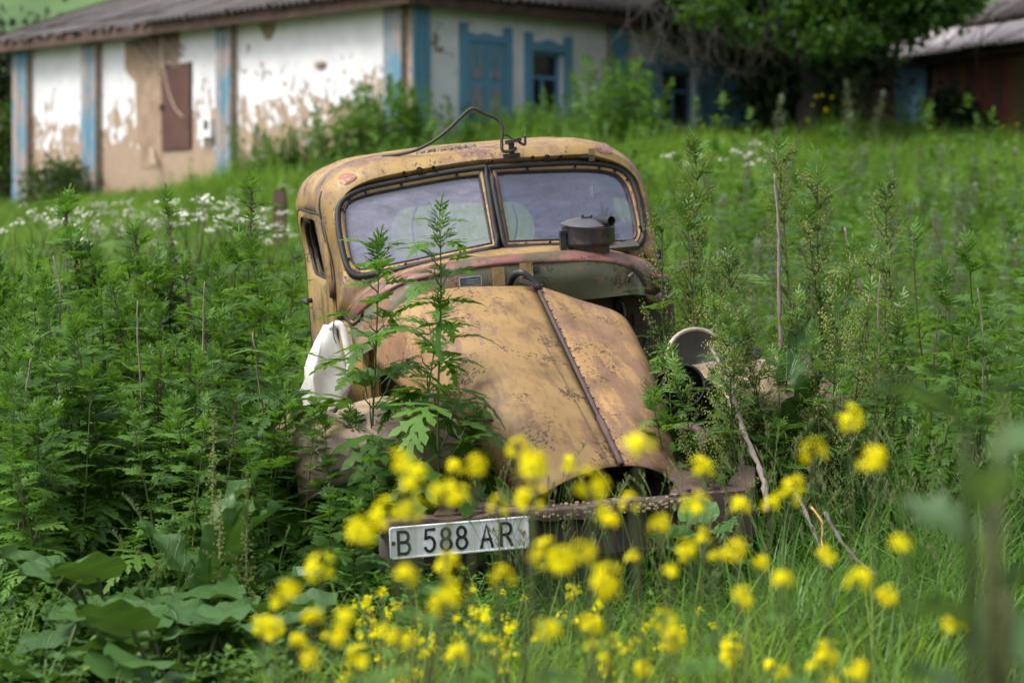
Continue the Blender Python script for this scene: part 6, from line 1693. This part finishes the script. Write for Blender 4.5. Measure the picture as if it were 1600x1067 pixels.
def not_truck(px, Y, x):
    l = T_I @ Vector((x, Y, .8))
    return 0 if abs(l.x - x_mid) < .95 and -1.9 < l.y < 2.6 else 1
TM = [blade_tuft(s, 22, .46, .15, 1.0, .0105, 4).mesh('meadow_tuft', M['meadow']) for s in range(5)]
scatter('meadow_grass', field(9500, -60, 1660, 12.6, 30, .8, 1.5, not_truck, 1.1, clump=True) + field(7000, -60, 1660, 30, 37, .7, 1.4, not_house, clump=True) + field(4500, -60, 1660, 37, 47, .45, .85, not_house), TM, 'bright green meadow grass rising from behind the truck to the buildings')
TG = [blade_tuft(s + 10, 15, .68, .10, 1.45, .0115, 6).mesh('grass_tuft', M['grass']) for s in range(6)]
scatter('tall_grass', field(620, 1175, 1640, 7.0, 9.6, .8, 1.2) + field(330, 700, 1250, 6.6, 8.4, .5, .8) + field(200, -40, 700, 6.4, 8.4, .45, .75) + field(420, 1020, 1640, 9.6, 12.6, .8, 1.25, not_truck) + field(160, 1300, 1640, 5.6, 7.0, .7, 1.0), TG, 'tall dark green grass right of the truck and round its bumper')
NG = [blade_tuft(s + 30, 14, .6, .08, 1.0, .006, 5).mesh('near_tuft', M['neargrass']) for s in range(4)]
scatter('near_grass', field(460, 420, 1450, 4.6, 7.0, .6, 1.0) + field(430, 560, 1460, 5.2, 7.2, .85, 1.25), NG, 'blurred light green grass close to the camera along the bottom')
ST = [seed_tuft(s, 5, .85) for s in range(4)]
SM = []
for t in ST:
    me = t.mesh('seed_grass', [M['grass'], M['seed']]); SM.append(me)
scatter('seed_grass', field(46, 1180, 1640, 7.2, 9.4, .8, 1.1) + field(9, 0, 500, 6.8, 8.2, .6, .9) + field(26, 780, 1150, 7.2, 8.3, .6, .95), SM, 'flowering grass with pale seed heads among the tall grass')
CV = [cover_tuft(s, 9, .42).mesh('cover_tuft', M['lowleaf']) for s in range(5)]
scatter('ground_cover', field(260, -60, 420, 6.2, 7.7, .45, .9) + field(190, -60, 780, 7.7, 8.5, .7, 1.15) + field(170, 420, 780, 6.2, 7.7, .6, 1.1) + field(330, 640, 1300, 6.0, 8.3, .5, .95) + field(260, -60, 560, 8.5, 12, .8, 1.4) + field(160, 1150, 1640, 6.2, 9.0, .5, .9), CV, 'low leafy weeds and bedstraw covering the ground under the taller plants')
MW = [blade_tuft(s + 60, 12, .38, .14, .8, .016, 3).mesh('clover_tuft', M['lowleaf']) for s in range(3)]
MH = [PROTO[(1, s)][1] for s in range(3)] + [cover_tuft(s + 40, 12, .8).mesh('herb_tuft', M['meadow']) for s in range(3)] + [PROTO[(0, s)][1] for s in range(2)]
scatter('meadow_weeds', field(520, 980, 1660, 12.8, 27, .3, .8, not_truck, clump=True) + field(200, 480, 1000, 20, 31, .35, .75, not_truck, clump=True) + field(200, -60, 1660, 29, 39, .2, .42, not_house, clump=True) + field(160, -60, 520, 12.8, 30, .3, .55, not_truck, clump=True), MH, 'rough leafy weeds standing in clumps in the bright meadow')
scatter('meadow_herbs', field(2600, -60, 1660, 12.6, 40, .6, 1.3, not_house), MW, 'broad-leaved herbs mixed into the meadow grass')
